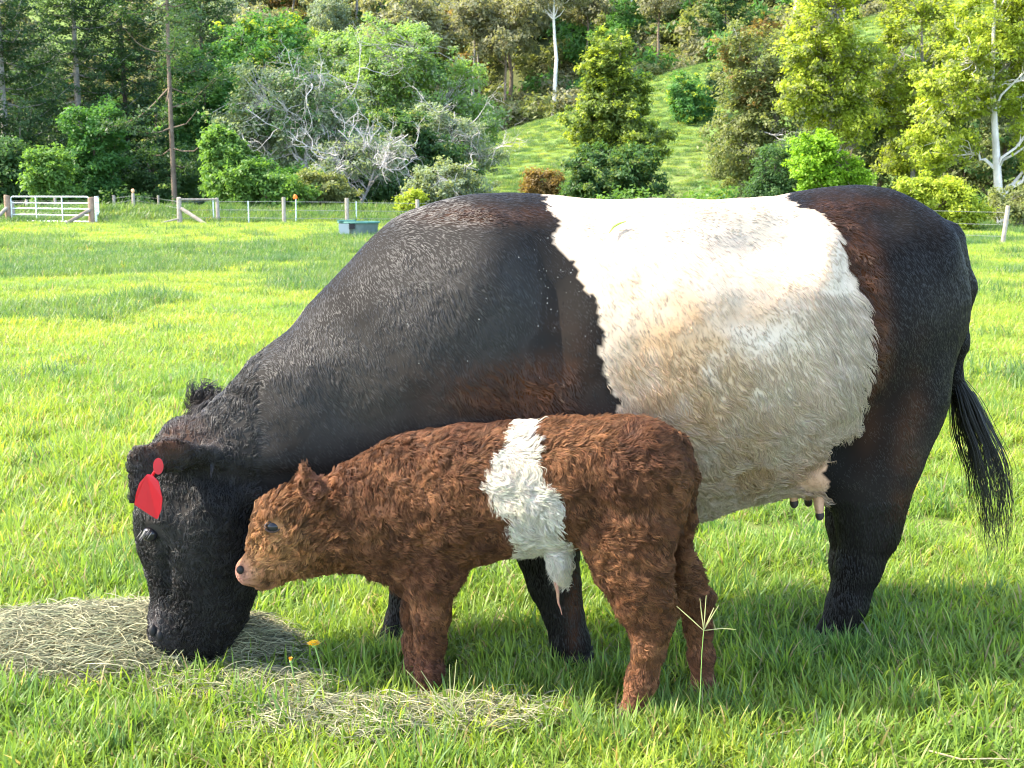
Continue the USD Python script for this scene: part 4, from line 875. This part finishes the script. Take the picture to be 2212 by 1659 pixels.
    E('conical_tree', 'tall conical olive tree with yellow tips before the grass slope', 'tree', tx(1318, 74), 74, [(-.4, 0, 10.0, 1.4, 1.4, 1.7), (0, 0, 8.2, 2.2, 2, 1.8), (-.2, 0, 6.2, 2.7, 2.2, 1.6), (.9, 0, 5.0, 2.4, 2.2, 1.6)], 'conic', 430, 62, .24, .50, 'brown', .24, 16, mixleaf=('yellow', .45))
    E('round_tree', 'dark green rounded tree at the foot of the conical tree', 'tree', tx(1300, 68), 68, [(0, 0, 2.9, 2.4, 1.8, 1.7), (1.6, 0, 2.0, 1.7, 1.6, 1.8), (-1.4, 0, 1.6, 1.6, 1.4, 1.4), (1.8, 0, 3.6, 1.2, 1.2, 1.2)], 'dark', 380, 62, .22, .5, 'brown', .2, 17, mixleaf=('conic', .35))
    E('ochre_bush', 'orange brown bush at the left side of the conical tree', 'bush', tx(1168, 70), 70, [(0, 0, 2.7, 1.2, 1, .8), (.5, 0, 2.0, 1.3, 1, .9), (-.4, 0, 1.5, .9, .8, .7)], 'ochre', 170, 50, .18, .40, seed=18)
    E('round_bush', 'round dark green bush alone on the grassy slope', 'bush', tx(1470, 112), 112, [(0, 0, 2.2, 2.0, 1.8, 2.0), (.5, 0, 1.4, 2.0, 1.8, 1.5)], 'mid', 240, 60, .26, .55, seed=19, mixleaf=('yellow', .25))
    E('pine_bush', 'small dark bush beside the round bush on the slope', 'bush', tx(1528, 116), 116, [(0, 0, 1.6, .9, .9, 1.6)], 'pine', 90, 50, .26, .45, seed=20)
    E('white_gum', 'tall gum with a pale straight trunk and a sideways bare limb', 'gum tree', tx(1193, 139), 139, [(0, 0, 15.5, 4.0, 3.4, 2.6), (-2.6, 0, 12.8, 2.2, 2, 1.6), (2.0, 0, 13, 2.4, 2, 1.8)], 'gum', 210, 42, .32, .85, 'white', .27, 21, limbs=11, show=.5, bare=4)
    # the yellow green trees on the right
    E('olive_tree', 'olive and orange tinged tree left of the bright yellow trees', 'tree', tx(1615, 62), 62, [(-.3, 0, 7.6, 1.9, 1.6, 2.2), (.4, 0, 5.6, 2.3, 1.8, 2.0), (-.6, 0, 3.4, 2.0, 1.6, 1.8), (.6, 0, 1.8, 1.8, 1.5, 1.2)], 'olive', 430, 56, .19, .50, 'grey', .16, 22, limbs=14, show=.5, stems=3, mixleaf=('ochre', .3, 1.0), bare=4)
    E('yellow_tree', 'tall yellow green tree behind the lime bush, dark gaps in its crown', 'tree', tx(1765, 56), 56, [(-.5, 0, 8.6, 1.8, 1.6, 2.4), (.6, 0, 7.0, 2.0, 1.6, 1.8), (-.9, 0, 5.6, 1.3, 1.3, 1.4), (1.0, 0, 4.6, 1.4, 1.2, 1.2)], 'yellow', 340, 52, .19, .46, 'grey', .18, 23, limbs=12, show=.5, mixleaf=('olive', .5))
    E('lime_bush', 'vivid lime green bush above the cow\'s rump', 'bush', tx(1775, 50), 50, [(-.7, 0, 3.0, 1.0, .9, .9), (.4, 0, 1.9, 1.3, 1, .9), (-.4, 0, 2.0, 1.0, .9, .7)], 'lime', 210, 60, .17, .34, seed=24, stems=3)
    E('thin_tree', 'thin shaded tree with several dark stems left of the lime bush', 'tree', tx(1668, 57), 57, [(0, 0, 2.2, 1.3, 1.1, 1.6), (-.6, 0, 1.2, 1.0, 1, 1.0)], 'dark', 200, 46, .16, .40, 'dark', .10, 25, stems=4, show=.4)
    E('yellow_tree', 'big yellow green tree with a forked white trunk at the right', 'tree', tx(2150, 47), 47, [(-1.2, 0, 7.6, 1.9, 1.6, 1.8), (.8, 0, 7.8, 1.8, 1.6, 2.0), (-2.2, 0, 5.0, 1.6, 1.4, 1.3), (-.4, .5, 5.4, 1.4, 1.2, 1.0), (1.0, 0, 4.6, 1.4, 1.3, 1.4), (-2.6, 0, 3.2, 1.3, 1.2, .9), (1.1, 0, 2.8, 1.0, 1, .9)], 'yellow', 500, 50, .17, .42, 'white', .20, 26, limbs=14, show=.35, lean=(-.5, 0), mixleaf=('olive', .4))
    E('yellow_tree', 'yellow green tree with a slim trunk between the two largest trees', 'tree', tx(1950, 58), 58, [(0, 0, 8.4, 2.4, 1.8, 2.4), (-.9, 0, 5.6, 1.9, 1.5, 1.4), (.9, 0, 5.2, 1.8, 1.5, 1.4), (.2, 0, 3.0, 1.8, 1.5, 1.0)], 'yellow', 420, 52, .19, .46, 'grey', .16, 27, limbs=12, show=.5, mixleaf=('olive', .6))
    E('yellow_tree', 'yellow green tree cut by the right edge of the view', 'tree', tx(2300, 50), 50, [(0, 0, 7.2, 2.2, 1.8, 2.4), (-.6, 0, 4.2, 1.8, 1.5, 1.5), (0, 0, 2.2, 1.6, 1.4, 1.2)], 'yellow', 340, 52, .18, .44, 'white', .2, 28, show=.4, mixleaf=('mid', .4))
    E('olive_tree', 'shaded olive tree behind the yellow trees', 'tree', tx(1860, 70), 70, [(-2, 0, 6, 3, 2, 4), (2, 0, 6, 3, 2, 4), (5.5, 0, 5, 3, 2, 4)], 'olive', 420, 52, .24, .65, 'brown', .2, 29, mixleaf=('dark', .6))
    E('olive_tree', 'shaded olive tree at the back right behind the white trunk', 'tree', tx(2140, 66), 66, [(-2, 0, 5, 3, 2, 4), (2, 0, 5, 3, 2, 4)], 'olive', 340, 52, .24, .65, 'brown', .2, 30, mixleaf=('dark', .5))
    E('yellow_bush', 'yellow bush behind the cow\'s rump near the leaning post', 'bush', tx(2010, 43), 43, [(0, 0, 1.2, 1.1, .9, .8), (.7, 0, .7, .9, .8, .7), (-.8, 0, 1.5, .8, .7, .5)], 'yellow', 180, 54, .13, .30, seed=31, stems=3)
    E('yellow_bush', 'low yellow green bush left of the thin shaded tree', 'bush', tx(1560, 66), 66, [(0, 0, .9, 1.4, 1, .8), (-.9, 0, .5, 1.0, .8, .5)], 'yellow', 130, 50, .16, .34, seed=32, mixleaf=('fresh', .6))
    E('olive_tree', 'grey olive shrub beneath the white forked trunk at right', 'bush', tx(2190, 44), 44, [(-.5, 0, 1.1, .9, .8, .7), (.7, 0, .8, 1.0, .8, .7)], 'olive', 130, 46, .13, .32, 'grey', .07, seed=33, stems=3, show=.5)
def forest():
    """gums on the hill behind: one tree of each kind built, the others refer to it"""
    rng = np.random.default_rng(60)
    pts = []
    while len(pts) < 292:
        y = math.sqrt(rng.uniform(136 ** 2, 262 ** 2)); x = rng.uniform(-1, 1) * (y * .4255 * 1.1 + 4)
        if forest_mask(np.array(x), np.array(y)) < .75: continue
        if abs(x - tx(1193, 139)) < 3 and y < 146: continue
        if 110 < PW / 2 + FPX * x / (y * 1.012) < 275 and y < 190: continue
        if all((x - a) ** 2 + (y - b) ** 2 > 11 for a, b in pts): pts.append((x, y))
    kinds = [('gum', 'white', 13.5), ('gum', 'brown', 15.0), ('olive', 'grey', 12.5), ('gum', 'grey', 16.0), ('mid', 'brown', 10.0), ('grey', 'white', 13.0)]
    labels = ['pale trunked gum tree on the hill', 'brown trunked gum tree on the hill', 'grey trunked olive gum on the hill', 'tall grey trunked gum tree on the hill', 'rounded green tree on the hill', 'grey leaved gum on the hill']
    def where(x, y):
        u = PW / 2 + FPX * x / (y * 1.012)
        return (' far behind the dark pines' if u < 470 else ' above the grey and pale trees' if u < 1050 else ' at the top edge of the grass slope' if u < 1560 and y < 165 else ' higher up behind the grass slope' if u < 1560 else ' far behind the yellow trees')
    first = {}
    for i, (x, y) in enumerate(pts):
        k = int(rng.choice(6, p=[.2, .24, .2, .16, .08, .12])); z = float(land(x, y)) - .1; leaf, bark, H = kinds[k]
        sc = rng.uniform(.85, 1.35); rz = rng.random() * 360
        if k not in first:
            r = np.random.default_rng(600 + k)
            blobs = [(r.normal(0, 1.2), r.normal(0, 1.2), H * r.uniform(.55, .92), r.uniform(1.7, 3.0), r.uniform(1.7, 3.0), r.uniform(1.1, 1.9)) for _ in range(8)] if k != 4 else [(0, 0, 5, 3, 3, 3.2), (0, 0, 2.6, 3, 3, 2)]
            t = shadow_tree('gum_tree', labels[k] + where(x, y), 'gum tree', x, y, blobs, leaf, 170, 30, .42, .8, bark, .22, 600 + k, limbs=11, show=.5, group=labels[k].split(' of the')[0].split(' on the')[0] + 's' + where(x, y))
            x_ = UsdGeom.Xformable(t); first[k] = t; continue
        t = thing('gum_tree', labels[k] + where(x, y), 'gum tree', (x, y, z), labels[k].split(' of the')[0].split(' on the')[0] + 's' + where(x, y))
        xf = UsdGeom.Xformable(t); xf.AddRotateZOp().Set(rz); xf.AddScaleOp().Set(Gf.Vec3f(sc, sc, sc * rng.uniform(.9, 1.15)))
        t.GetReferences().AddInternalReference(first[k].GetPath()); t.SetInstanceable(True)
    # scrub on the floor of the wood
    P = []
    for q, leaf in enumerate(('gum', 'olive', 'ochre', 'mid')):
        C, O = clumps(rng, [(0, 0, .7, 1.2, 1.2, .8)], 16); P.append((leaves(rng, C, .55, 26, .34, O.mean(0)), lm(leaf), None))
    n = 3600; y = np.sqrt(rng.uniform(134 ** 2, 270 ** 2, n)); x = rng.uniform(-1, 1, n) * (y * .47 + 4); k = forest_mask(x, y) > .6; x, y = x[k], y[k]; n = len(x)
    s = rng.uniform(.7, 2.3, n); instances('undergrowth', P, np.stack([x, y, land(x, y)], 1), rng.random(n) * 6.28, np.stack([s, s, s], 1), rng.choice(4, n, p=[.42, .33, .05, .20]), None, kind='stuff')
    # bushes along the creek, below the pines and on the bank
    P = []
    for q, leaf in enumerate(('dark', 'mid', 'olive', 'fresh')):
        C, O = clumps(rng, [(0, 0, .55, .8, .8, .6)], 14); P.append((leaves(rng, C, .38, 30, .16, O.mean(0)), lm(leaf), None))
    n = 330; y = rng.uniform(63, 82, n); x = rng.uniform(-1, 1, n) * (y * .47); k = (x < -3.5) | (x > 5); x, y = x[k], y[k]; n = len(x); s = rng.uniform(.6, 1.7, n)
    instances('undergrowth', P, np.stack([x, y, land(x, y)], 1), rng.random(n) * 6.28, np.stack([s, s, s], 1), np.where(x < 0, rng.choice(4, n, p=[.55, .25, .15, .05]), rng.choice(4, n, p=[.1, .3, .35, .25])), None, kind='stuff')
# ------------------------------------------------------------------ fence, gate, trough, small plants
def ground_at(u, v):
    """where the ray through (u, v) meets the level field"""
    d = ray(u, v); t = -CAM_H / d[2]; return d[0] * t, d[1] * t
M_post = mat_simple('post_timber', (.20, .165, .13), .85, .12, noise=(.36, .31, .255), bump=.6, scale=7.0)
M_post_brown = mat_simple('post_timber_brown', (.17, .105, .07), .85, .12, noise=(.30, .21, .15), bump=.6, scale=7.0)
M_galv = mat_simple('galvanised_pipe', (.62, .66, .67), .38, .5, noise=(.74, .77, .78), scale=12, metallic=.25)
M_wire = mat_simple('fence_wire', (.16, .165, .165), .6, .3)
M_steel = mat_simple('steel_picket', (.50, .55, .52), .5, .4, noise=(.38, .42, .39), scale=9)
def round_post(r, h, seed, taper=.93, chamfer=.025):
    rng = np.random.default_rng(seed)
    z = np.array([-.3, 0, h * .35, h * .7, h - chamfer, h]); R = r * np.array([1.02, 1.0, .985, .965, taper, taper - .12])
    p = np.stack([np.cumsum(rng.normal(0, r * .03, 6)), np.cumsum(rng.normal(0, r * .03, 6)), z], 1)
    m = tube(p, R, 12); m.vertices[:, :2] *= 1 + .05 * np.sin(m.vertices[:, 2:3] * 5 + seed); return m
FENCE = {}
def fence_post(u, D, vtop, wpx, label, brown=False, group='round posts of the paddock fence', lean=0.0, cat='fence post', vb=None):
    x = tx(u, D); z = float(land(x, D)); top = at(u, vtop, D)[2]; h = top - z; r = px(wpx, D) / 2
    t = thing('fence_post', label, cat, (x, D, z), group)
    if lean: UsdGeom.Xformable(t).AddRotateYOp().Set(lean)
    put('pole', round_post(r, h, int(u)), M_post_brown if brown else M_post, t, 50)
    return t, (x, D, z, h, r)
def stay(label, a, b, r, mat, name='fence_stay'):
    a, b = np.asarray(a, float), np.asarray(b, float)
    m = tube(np.stack([a + (b - a) * s for s in (0, .3, .7, 1)]) - b, [r, r * 1.04, r, r * .95], 10); t = tag(put(name, m, mat, None, 50, loc=b), label, 'fence stay')
    return t
def fence():
    L = {}
    def P(k, *a, **kw): L[k] = fence_post(*a, **kw)[1]
    P('a', 4, 62, 427, 6, 'short pale post at the left edge far behind the gate')
    P('b', 15, 60, 417, 7, 'second short pale post from the left edge, behind the gate strainer')
    P('c', 41, 52.5, 422, 13, 'stout brown strainer post at the hinge side of the white gate', True)
    P('d', 51, 53.5, 434, 9, 'grey shaded post close behind the gate hinge post')
    P('e', 81, 58, 431, 6, 'thin pale post seen through the left half of the gate')
    P('f', 142, 58, 427, 6, 'thin pale post seen through the right half of the gate')
    P('g', 216, 50.5, 427, 13, 'stout brown strainer post at the latch side of the white gate', True)
    P('h', 266, 60, 422, 7, 'grey post behind the grass right of the gate')
    P('i', 307, 57, 417, 7, 'pale post with an orange cap between the gate and the braced post')
    P('j', 360, 61, 422, 5, 'small pale post in front of the bare pine trunk')
    P('k', 403, 51, 427, 11, 'square pale strainer post with a diagonal stay on its right')
    P('l', 484, 52, 427, 8, 'pale round post next to the thin grey picket')
    P('m', 624, 50.5, 426, 8.5, 'grey round post left of the leaning stake with orange top')
    P('n', 757, 51, 428, 9, 'pale round post rising behind the water trough')
    P('o', 906, 51, 431, 9, 'pale round post between the trough and the cow\'s withers')
    P('p', 1056, 52, 429, 8, 'pale round post just showing above the cow\'s back')
    x, y = ground_at(2140, 526)
    P('q', 2147, y, 444, 9.5, 'leaning grey post in front of the white trunk at the right', lean=5.0)
    # orange cap
    cx = L['i']; m = trimesh.creation.icosphere(2, .075); m.vertices = m.vertices * [1, 1, 1.35] * (1 + .12 * np.sin(m.vertices[:, [2]] * 40))
    put('cap', (m.vertices + [0, 0, cx[3] + .09], m.faces), mat_simple('orange_cap', (.62, .26, .10), .6, noise=(.75, .5, .3), scale=20), stage.GetPrimAtPath('/World/fence_post_008'), True)
    # thin steel pickets
    for u, D, vt, lab, ln in ((475, 52.5, 428, 'thin grey steel picket beside the pale round post', 0), (549, 51, 434, 'thin pale picket alone between two round posts', 0), (777, 52.5, 435, 'thin greenish picket behind the right end of the trough', 0)):
        x = tx(u, D); z = float(land(x, D)); h = at(u, vt, D)[2] - z
        t = thing('steel_picket', lab, 'picket', (x, D, z))
        a = trimesh.creation.box([.05, .008, h + .3]); b = trimesh.creation.box([.008, .035, h + .3]); b.apply_translation([0, .0215, 0]); q = merge([a, b]); q.apply_translation([0, 0, h / 2 - .15]); put('picket_bar', q, M_steel, t)
    # leaning stake with an orange insulator
    D = 50.8; x = tx(649, D); z = float(land(x, D)); t = thing('leaning_stake', 'leaning pale blue green stake with an orange tip right of the grey post', 'stake', (x, D, z))
    top = at(639, 429, D) - np.array([x, D, z]); put('rod', tube([[.02, 0, -.2], [0, 0, 0], top * .5, top], [.026, .026, .024, .022], 8), mat_simple('stake_paint', (.48, .60, .57), .5, noise=(.62, .70, .66), scale=14), t, True)
    o = trimesh.creation.icosphere(2, .085); o.vertices = o.vertices * [1.1, .55, 1.2] * (1 + .2 * np.sin(o.vertices[:, [0]] * 30 + o.vertices[:, [2]] * 21)) + top + np.array([-.03, 0, .06])
    put('orange_tip', o, mat_simple('orange_plastic', (.78, .17, .02), .5), t, True)
    # stays
    def top_of(k, f): x, y, z, h, r = L[k]; return np.array([x, y - r * .6, z + h * f])
    gx = lambda u, v, D: at(u, v, D)
    stay('dark diagonal stay leaning on the latch side gate post', top_of('g', .56), np.r_[gx(137, 485, 49.6)[:2], .02], .075, mat_simple('stay_dark', (.12, .095, .075), .9, noise=(.26, .21, .17), scale=6))
    stay('diagonal stay running off the left edge from the gate post', top_of('c', .56), np.r_[gx(-8, 462, 52)[:2], .25], .07, M_post)
    stay('pale diagonal stay right of the square strainer post', top_of('k', .6) + np.array([.1, 0, 0]), np.r_[gx(445, 478, 50.6)[:2], .02], .075, M_post)
    stay('thin grey pole lying low left of the square strainer post', top_of('k', .22), np.r_[gx(340, 478, 50.5)[:2], .05], .035, M_post, 'fence_pole')
    # rail and wires: each run is one object with its strands
    def run(name, lab, keys, fr, r=.006, cat='fence wire'):
        t = thing(name, lab, cat, (0, 0, 0))
        for f in fr:
            pts = []
            for k in keys:
                x, y, z, h, rr = L[k]; pts.append(np.array([x, y - rr * .5, z + h * f]))
            put('wire', tube(np.array(pts), r, 5), M_wire, t, True)
    run('wire_fence', 'thin wires strung between the posts from the braced post to the withers', 'klmnop', (.22, .52, .84), .009)
    run('wire_fence', 'thin wires along the back of the field left of the braced post', 'hijk', (.3, .6, .85), .007)
    x0, y0, z0, h0, r0 = L['p']; xq, yq, zq, hq, rq = L['q']
    t = thing('wire_fence', 'faint wires of the fence running to the leaning post at right', 'fence wire', (0, 0, 0))
    for f in (.2, .5, .82): put('wire', tube(np.array([[x0, y0, z0 + h0 * f], [(x0 + xq) / 2, (y0 + yq) / 2, (z0 + zq) / 2 + f * 1.15], [xq, yq, zq + hq * f]]), .004, 5), M_wire, t, True)
    k, l = L['k'], L['l']
    tag(put('fence_rail', tube([[k[0] - xx * 0 + (l[0] - k[0]) * s - k[0], k[1] + (l[1] - k[1]) * s - k[1], .0] for s, xx in ((0, 0), (.5, 0), (1, 0))], .045, 8), M_post, None, True, loc=(k[0], k[1] - .02, k[2] + k[3] * .93)), 'grey top rail between the square strainer post and the next round post', 'fence rail')
    # the gates
    def gate(label, a, b, z, H, rails, uprights, name='farm_gate'):
        a, b = np.asarray(a, float), np.asarray(b, float); W_ = np.linalg.norm(b - a); d = (b - a) / W_
        t = thing(name, label, 'farm gate', (a[0], a[1], z))
        X = lambda s, h: np.array([d[0] * s, d[1] * s, h])
        R = .026
        ring = [X(R, R), X(R, H - .12), X(.05, H - .04), X(.14, H), X(W_ - .14, H), X(W_ - .05, H - .04), X(W_ - R, H - .12), X(W_ - R, R)]
        put('frame', tube(np.array(ring), R, 8), M_galv, t, 40)
        for h in rails: put('rail', tube(np.array([X(R, h), X(W_ / 2, h), X(W_ - R, h)]), .021, 8), M_galv, t, True)
        for s in uprights: put('upright', tube(np.array([X(W_ * s, .02), X(W_ * s, H / 2), X(W_ * s, H)]) + np.array([0, -.024, 0]), .022, 8), M_galv, t, True)
        g = [X(W_ * s, h) for h in np.arange(.08, H - .05, .16) for s in (0.02, .98)]
        put('mesh_wire', merge([tube(np.array([g[i], g[i + 1]]), .003, 4) for i in range(0, len(g), 2)]), M_wire, t)
        return t
    za = float(land(tx(130, 52), 52)) + .06
    a = (L['c'][0] + .12, L['c'][1] + .02); b = (L['g'][0] - .12, L['g'][1] + .25)
    gate('white galvanised farm gate with five rails between two brown posts', a, b, za, 1.06, (.03, .30, .56, .80), (.33, .66))
    a2 = (L['g'][0] + .07, L['g'][1] + .35); b2 = (a2[0] - .98, a2[1] + 3.3)
    gate('second white gate swung open, seen nearly end on at the right post', a2, b2, za, 1.05, (.03, .30, .56, .80), (.33, .66))
def trough():
    x, y = ground_at(778, 507); y -= 3.6; x = tx(782, y); z = float(land(x, y))
    t = thing('water_trough', 'round grey plastic water trough with a green rim by the fence', 'water trough', (x, y, z))
    R, H = .57, .46
    M = mat_simple('trough_plastic', (.07, .095, .085), .7, .15, noise=(.11, .14, .125), scale=6); Mg = mat_simple('trough_rim', (.045, .13, .10), .6, .2, noise=(.08, .19, .155), scale=8)
    prof = np.array([(0, -.02), (R * .86, -.02), (R * .90, .02), (R * .97, H * .8), (R, H - .03), (R - .035, H - .03), (R * .88, .06), (0, .05)])
    put('tub', trimesh.creation.revolve(prof, sections=48), M, t, 40)
    rim = np.array([(R - .05, H - .035), (R + .035, H - .035), (R + .045, H - .015), (R + .035, H + .015), (R - .04, H + .018), (R - .05, H - .035)])
    put('rim', trimesh.creation.revolve(rim, sections=48), Mg, t, 40)
    w = trimesh.creation.cylinder(R * .93, .004, sections=48); w.apply_translation([0, 0, H - .10]); put('water', w, usdkit.material(stage, '/World/Looks/trough_water', {'p': ('principled_bsdf', {'base_color': (.03, .05, .045), 'roughness': .05, 'specular_ior_level': .5})}, surface='p.BSDF'), t)
    # float valve housing at the left front: a lid and a box with an opening
    lid = trimesh.creation.box([.50, .36, .03]); lid.apply_translation([-.32, -.30, H + .045]); put('valve_lid', lid, Mg, t)
    b = trimesh.creation.box([.13, .03, .24]); b.apply_translation([-.06, -.585, H - .17]); b2 = trimesh.creation.box([.30, .03, .30]); b2.apply_translation([-.36, -.53, H - .19]); put('valve_cover', merge([b2]), mat_simple('valve_cover', (.22, .25, .235), .6), t)
    hole = trimesh.creation.box([.16, .035, .17]); hole.apply_translation([-.13, -.56, H - .10]); put('opening', hole, M_dark, t)
def small_plants():
    rng = np.random.default_rng(70)
    Mp = usdkit.material(stage, '/World/Looks/petal_yellow', {'d': ('principled_bsdf', {'base_color': (.85, .52, .01), 'roughness': .5}), 't': ('translucent_bsdf', {'color': (.9, .6, .02)}), 'm': ('mix_closure', {'fac': .3})}, [('d.BSDF', 'm.closure1'), ('t.BSDF', 'm.closure2')], surface='m.closure')
    Mo = mat_simple('bud_orange', (.62, .28, .02), .6); Ms = mat_simple('flower_stem', (.14, .24, .05), .6, noise=(.20, .30, .08), scale=30); Mc = mat_simple('flower_centre', (.62, .34, .01), .7)
    def flower(u, v, Y, r, lab, full=True, lean=.02):
        top = at(u, v, Y); base = np.array([top[0] + lean, Y + .01, float(land(top[0], Y))]); top = top - base
        t = thing('dandelion', lab, 'flower', base)
        put('stem', tube(np.array([[0, 0, -.01], top * .35 + [.008, 0, 0], top * .75 + [.004, 0, 0], top]), [.0022, .002, .0018, .0024], 6), Ms, t, True)
        cup = trimesh.creation.icosphere(2, r * .34); put('sepal_cup', (cup.vertices * [1, 1, 1.2] + top - [0, 0, r * .1], cup.faces), Ms, t, True)
        V, F = [], []
        for ring, (n, rr, up) in enumerate(((18, 1.0, .28), (16, .8, .5), (12, .55, .8)) if full else ((14, .55, 1.4), (10, .4, 1.7))):
            for k in range(n):
                a = k * 6.283 / n + ring * .2 + rng.normal(0, .06); d = np.array([math.cos(a), math.sin(a), 0]); s = np.array([-d[1], d[0], 0]) * r * .14; e = d * r * rr; zz = np.array([0, 0, r * up * .55])
                o = len(V); V += [top + d * r * .1 - s * .5, top + d * r * .1 + s * .5, top + e * .65 + zz * .75 + s, top + e * .65 + zz * .75 - s, top + e + zz * .95]; F += [[o, o + 1, o + 2], [o, o + 2, o + 3], [o + 3, o + 2, o + 4]]
        put('petals', (np.array(V), np.array(F)), Mp if full else Mo, t)
        c = trimesh.creation.icosphere(2, r * .28); put('centre', (c.vertices * [1, 1, .6] + top + [0, 0, r * .25], c.faces), Mc if full else Mo, t, True)
    flower(678, 1391, 3.0, .020, 'open yellow dandelion flower between the cow\'s muzzle and the calf\'s foreleg')
    flower(628, 1428, 2.96, .012, 'half closed orange yellow dandelion bud left of the open flower', False, .0)
    flower(1428, 1540, 2.80, .011, 'small orange flower bud in the grass by the calf\'s hind hoof', False)
    Mf = mat_simple('seedhead_straw', (.22, .23, .085), .6, noise=(.32, .30, .14), scale=40)
    def seedhead(u, v, Y, fingers, lab, up=.12):
        o = at(u, v, Y); base = np.array([o[0] - .012, Y + .012, float(land(o[0], Y))]); o = o - base; t = thing('finger_grass', lab, 'grass seed head', base)
        put('stalk', tube(np.array([[0, 0, -.01], o * .4 + [.004, 0, 0], o * .8, o]), [.0014, .0012, .0010, .0010], 6), Ms, t, True)
        for (dx, dz) in fingers:
            e = np.array([dx, rng.normal(0, .02), dz]); q = np.array([o, o + e * .5 + [dx * .06, 0, .004], o + e]); put('finger', tube(q, [.0009, .0014, .0006], 6), Mf, t, True)
    seedhead(1520, 1362, 2.72, ((-.062, .052), (-.012, .082), (.006, .083), (.030, .072), (.026, .05), (.074, .008), (-.008, .05)), 'pale seed head with spread fingers in front of the calf\'s hind legs')
    seedhead(975, 1545, 2.70, ((-.11, .10), (-.07, .115), (-.004, .125), (.012, .13), (.05, .10), (.075, .085)), 'pale seed head with spread fingers in front of the calf\'s fore hooves')
    # dry stems lying in the grass at the lower right
    for i, (q, lab) in enumerate(((((1975, 1618), (2050, 1640), (2110, 1642), (2175, 1640)), 'curved dry stem lying in the grass at the lower right'), (((2000, 1560), (2090, 1572), (2150, 1575), (2212, 1585)), 'upper dry stem lying in the grass at the lower right'), (((1640, 1592), (1680, 1584), (1720, 1580)), 'short brown dry stem in the grass below the shadow'))):
        w = []
        for u, v in q: x, y = ground_at(u, v); w.append([x, y - .07, .035 + .004 * rng.normal()])
        w = np.array(w); tag(put('dry_stem', tube(w - w[0], np.linspace(.0026, .0014, len(w)), 6), mat_simple('dry_stem_%s' % 'abc'[i], (.24, .18, .10), .7, noise=(.36, .28, .17), scale=30), None, True, loc=w[0]), lab, 'dry stem')
def specks(m):
    """seeds caught in the coat behind the shoulder, and the blade of grass on the white belt"""
    rng = np.random.default_rng(80); pr = trimesh.proximity.ProximityQuery(m); n = 36
    u = rng.normal(1200, 38, n); v = rng.normal(600, 72, n); u = np.r_[u, [1050, 1035, 905, 1180, 1010, 880]]; v = np.r_[v, [645, 690, 785, 455, 780, 700]]
    P = np.stack([at(a, b, 3.0) for a, b in zip(u, v)]); o = np.array([0, 0, CAM_H]); d = norm(P - o)
    loc, idx, _ = m.ray.intersects_location(np.repeat(o[None], len(d), 0), d, multiple_hits=False)
    s = trimesh.creation.icosphere(1, .0016); ms = []
    for q, i in zip(loc, idx):
        ms.append(trimesh.Trimesh(s.vertices * [rng.uniform(.5, 1.0), .6, rng.uniform(.6, 1.2)] + q - d[i] * .016, s.faces, process=False))
    b = np.array([.25, 3.2, .9]); mm = merge(ms); mm.apply_translation(-b)
    tag(put('grass_seeds', mm, mat_simple('seed_pale', (.26, .26, .25), .7), None, True, loc=b), 'pale grass seeds caught in the black coat behind the cow\'s shoulder', kind='stuff')
    C = []
    for u_, v_ in ((1316, 503), (1325, 490), (1337, 483), (1352, 478)):
        l, _, _ = m.ray.intersects_location(o[None], norm(at(u_, v_, 3.0) - o)[None], multiple_hits=False); C.append(l[0] - norm(l[0] - o) * .022)
    C = np.array(C); tag(put('grass_blade', tube(C - C[0], [.001, .003, .003, .001], 6), mat_simple('blade_green', (.30, .34, .06), .6), None, True, loc=C[0]), 'single curved green blade of grass lying on the cow\'s white belt', 'grass blade')
HAZE = 0.00026
def haze():
    b = trimesh.creation.box([1400, 760, 190]); b.apply_translation([0, 300, 85])
    tag(put('haze', b, usdkit.material(stage, '/World/Looks/haze_air', {'v': ('principled_volume', {'color': (.92, .95, 1.0), 'density': HAZE, 'anisotropy': .3})}, volume='v.volume')), kind='stuff')
# ------------------------------------------------------------------ the scene
setting()
trees(); forest(); fence(); trough()
cow_mesh = cow(); calf(); ear_tag()
grass(); hay(); small_plants(); specks(cow_mesh)
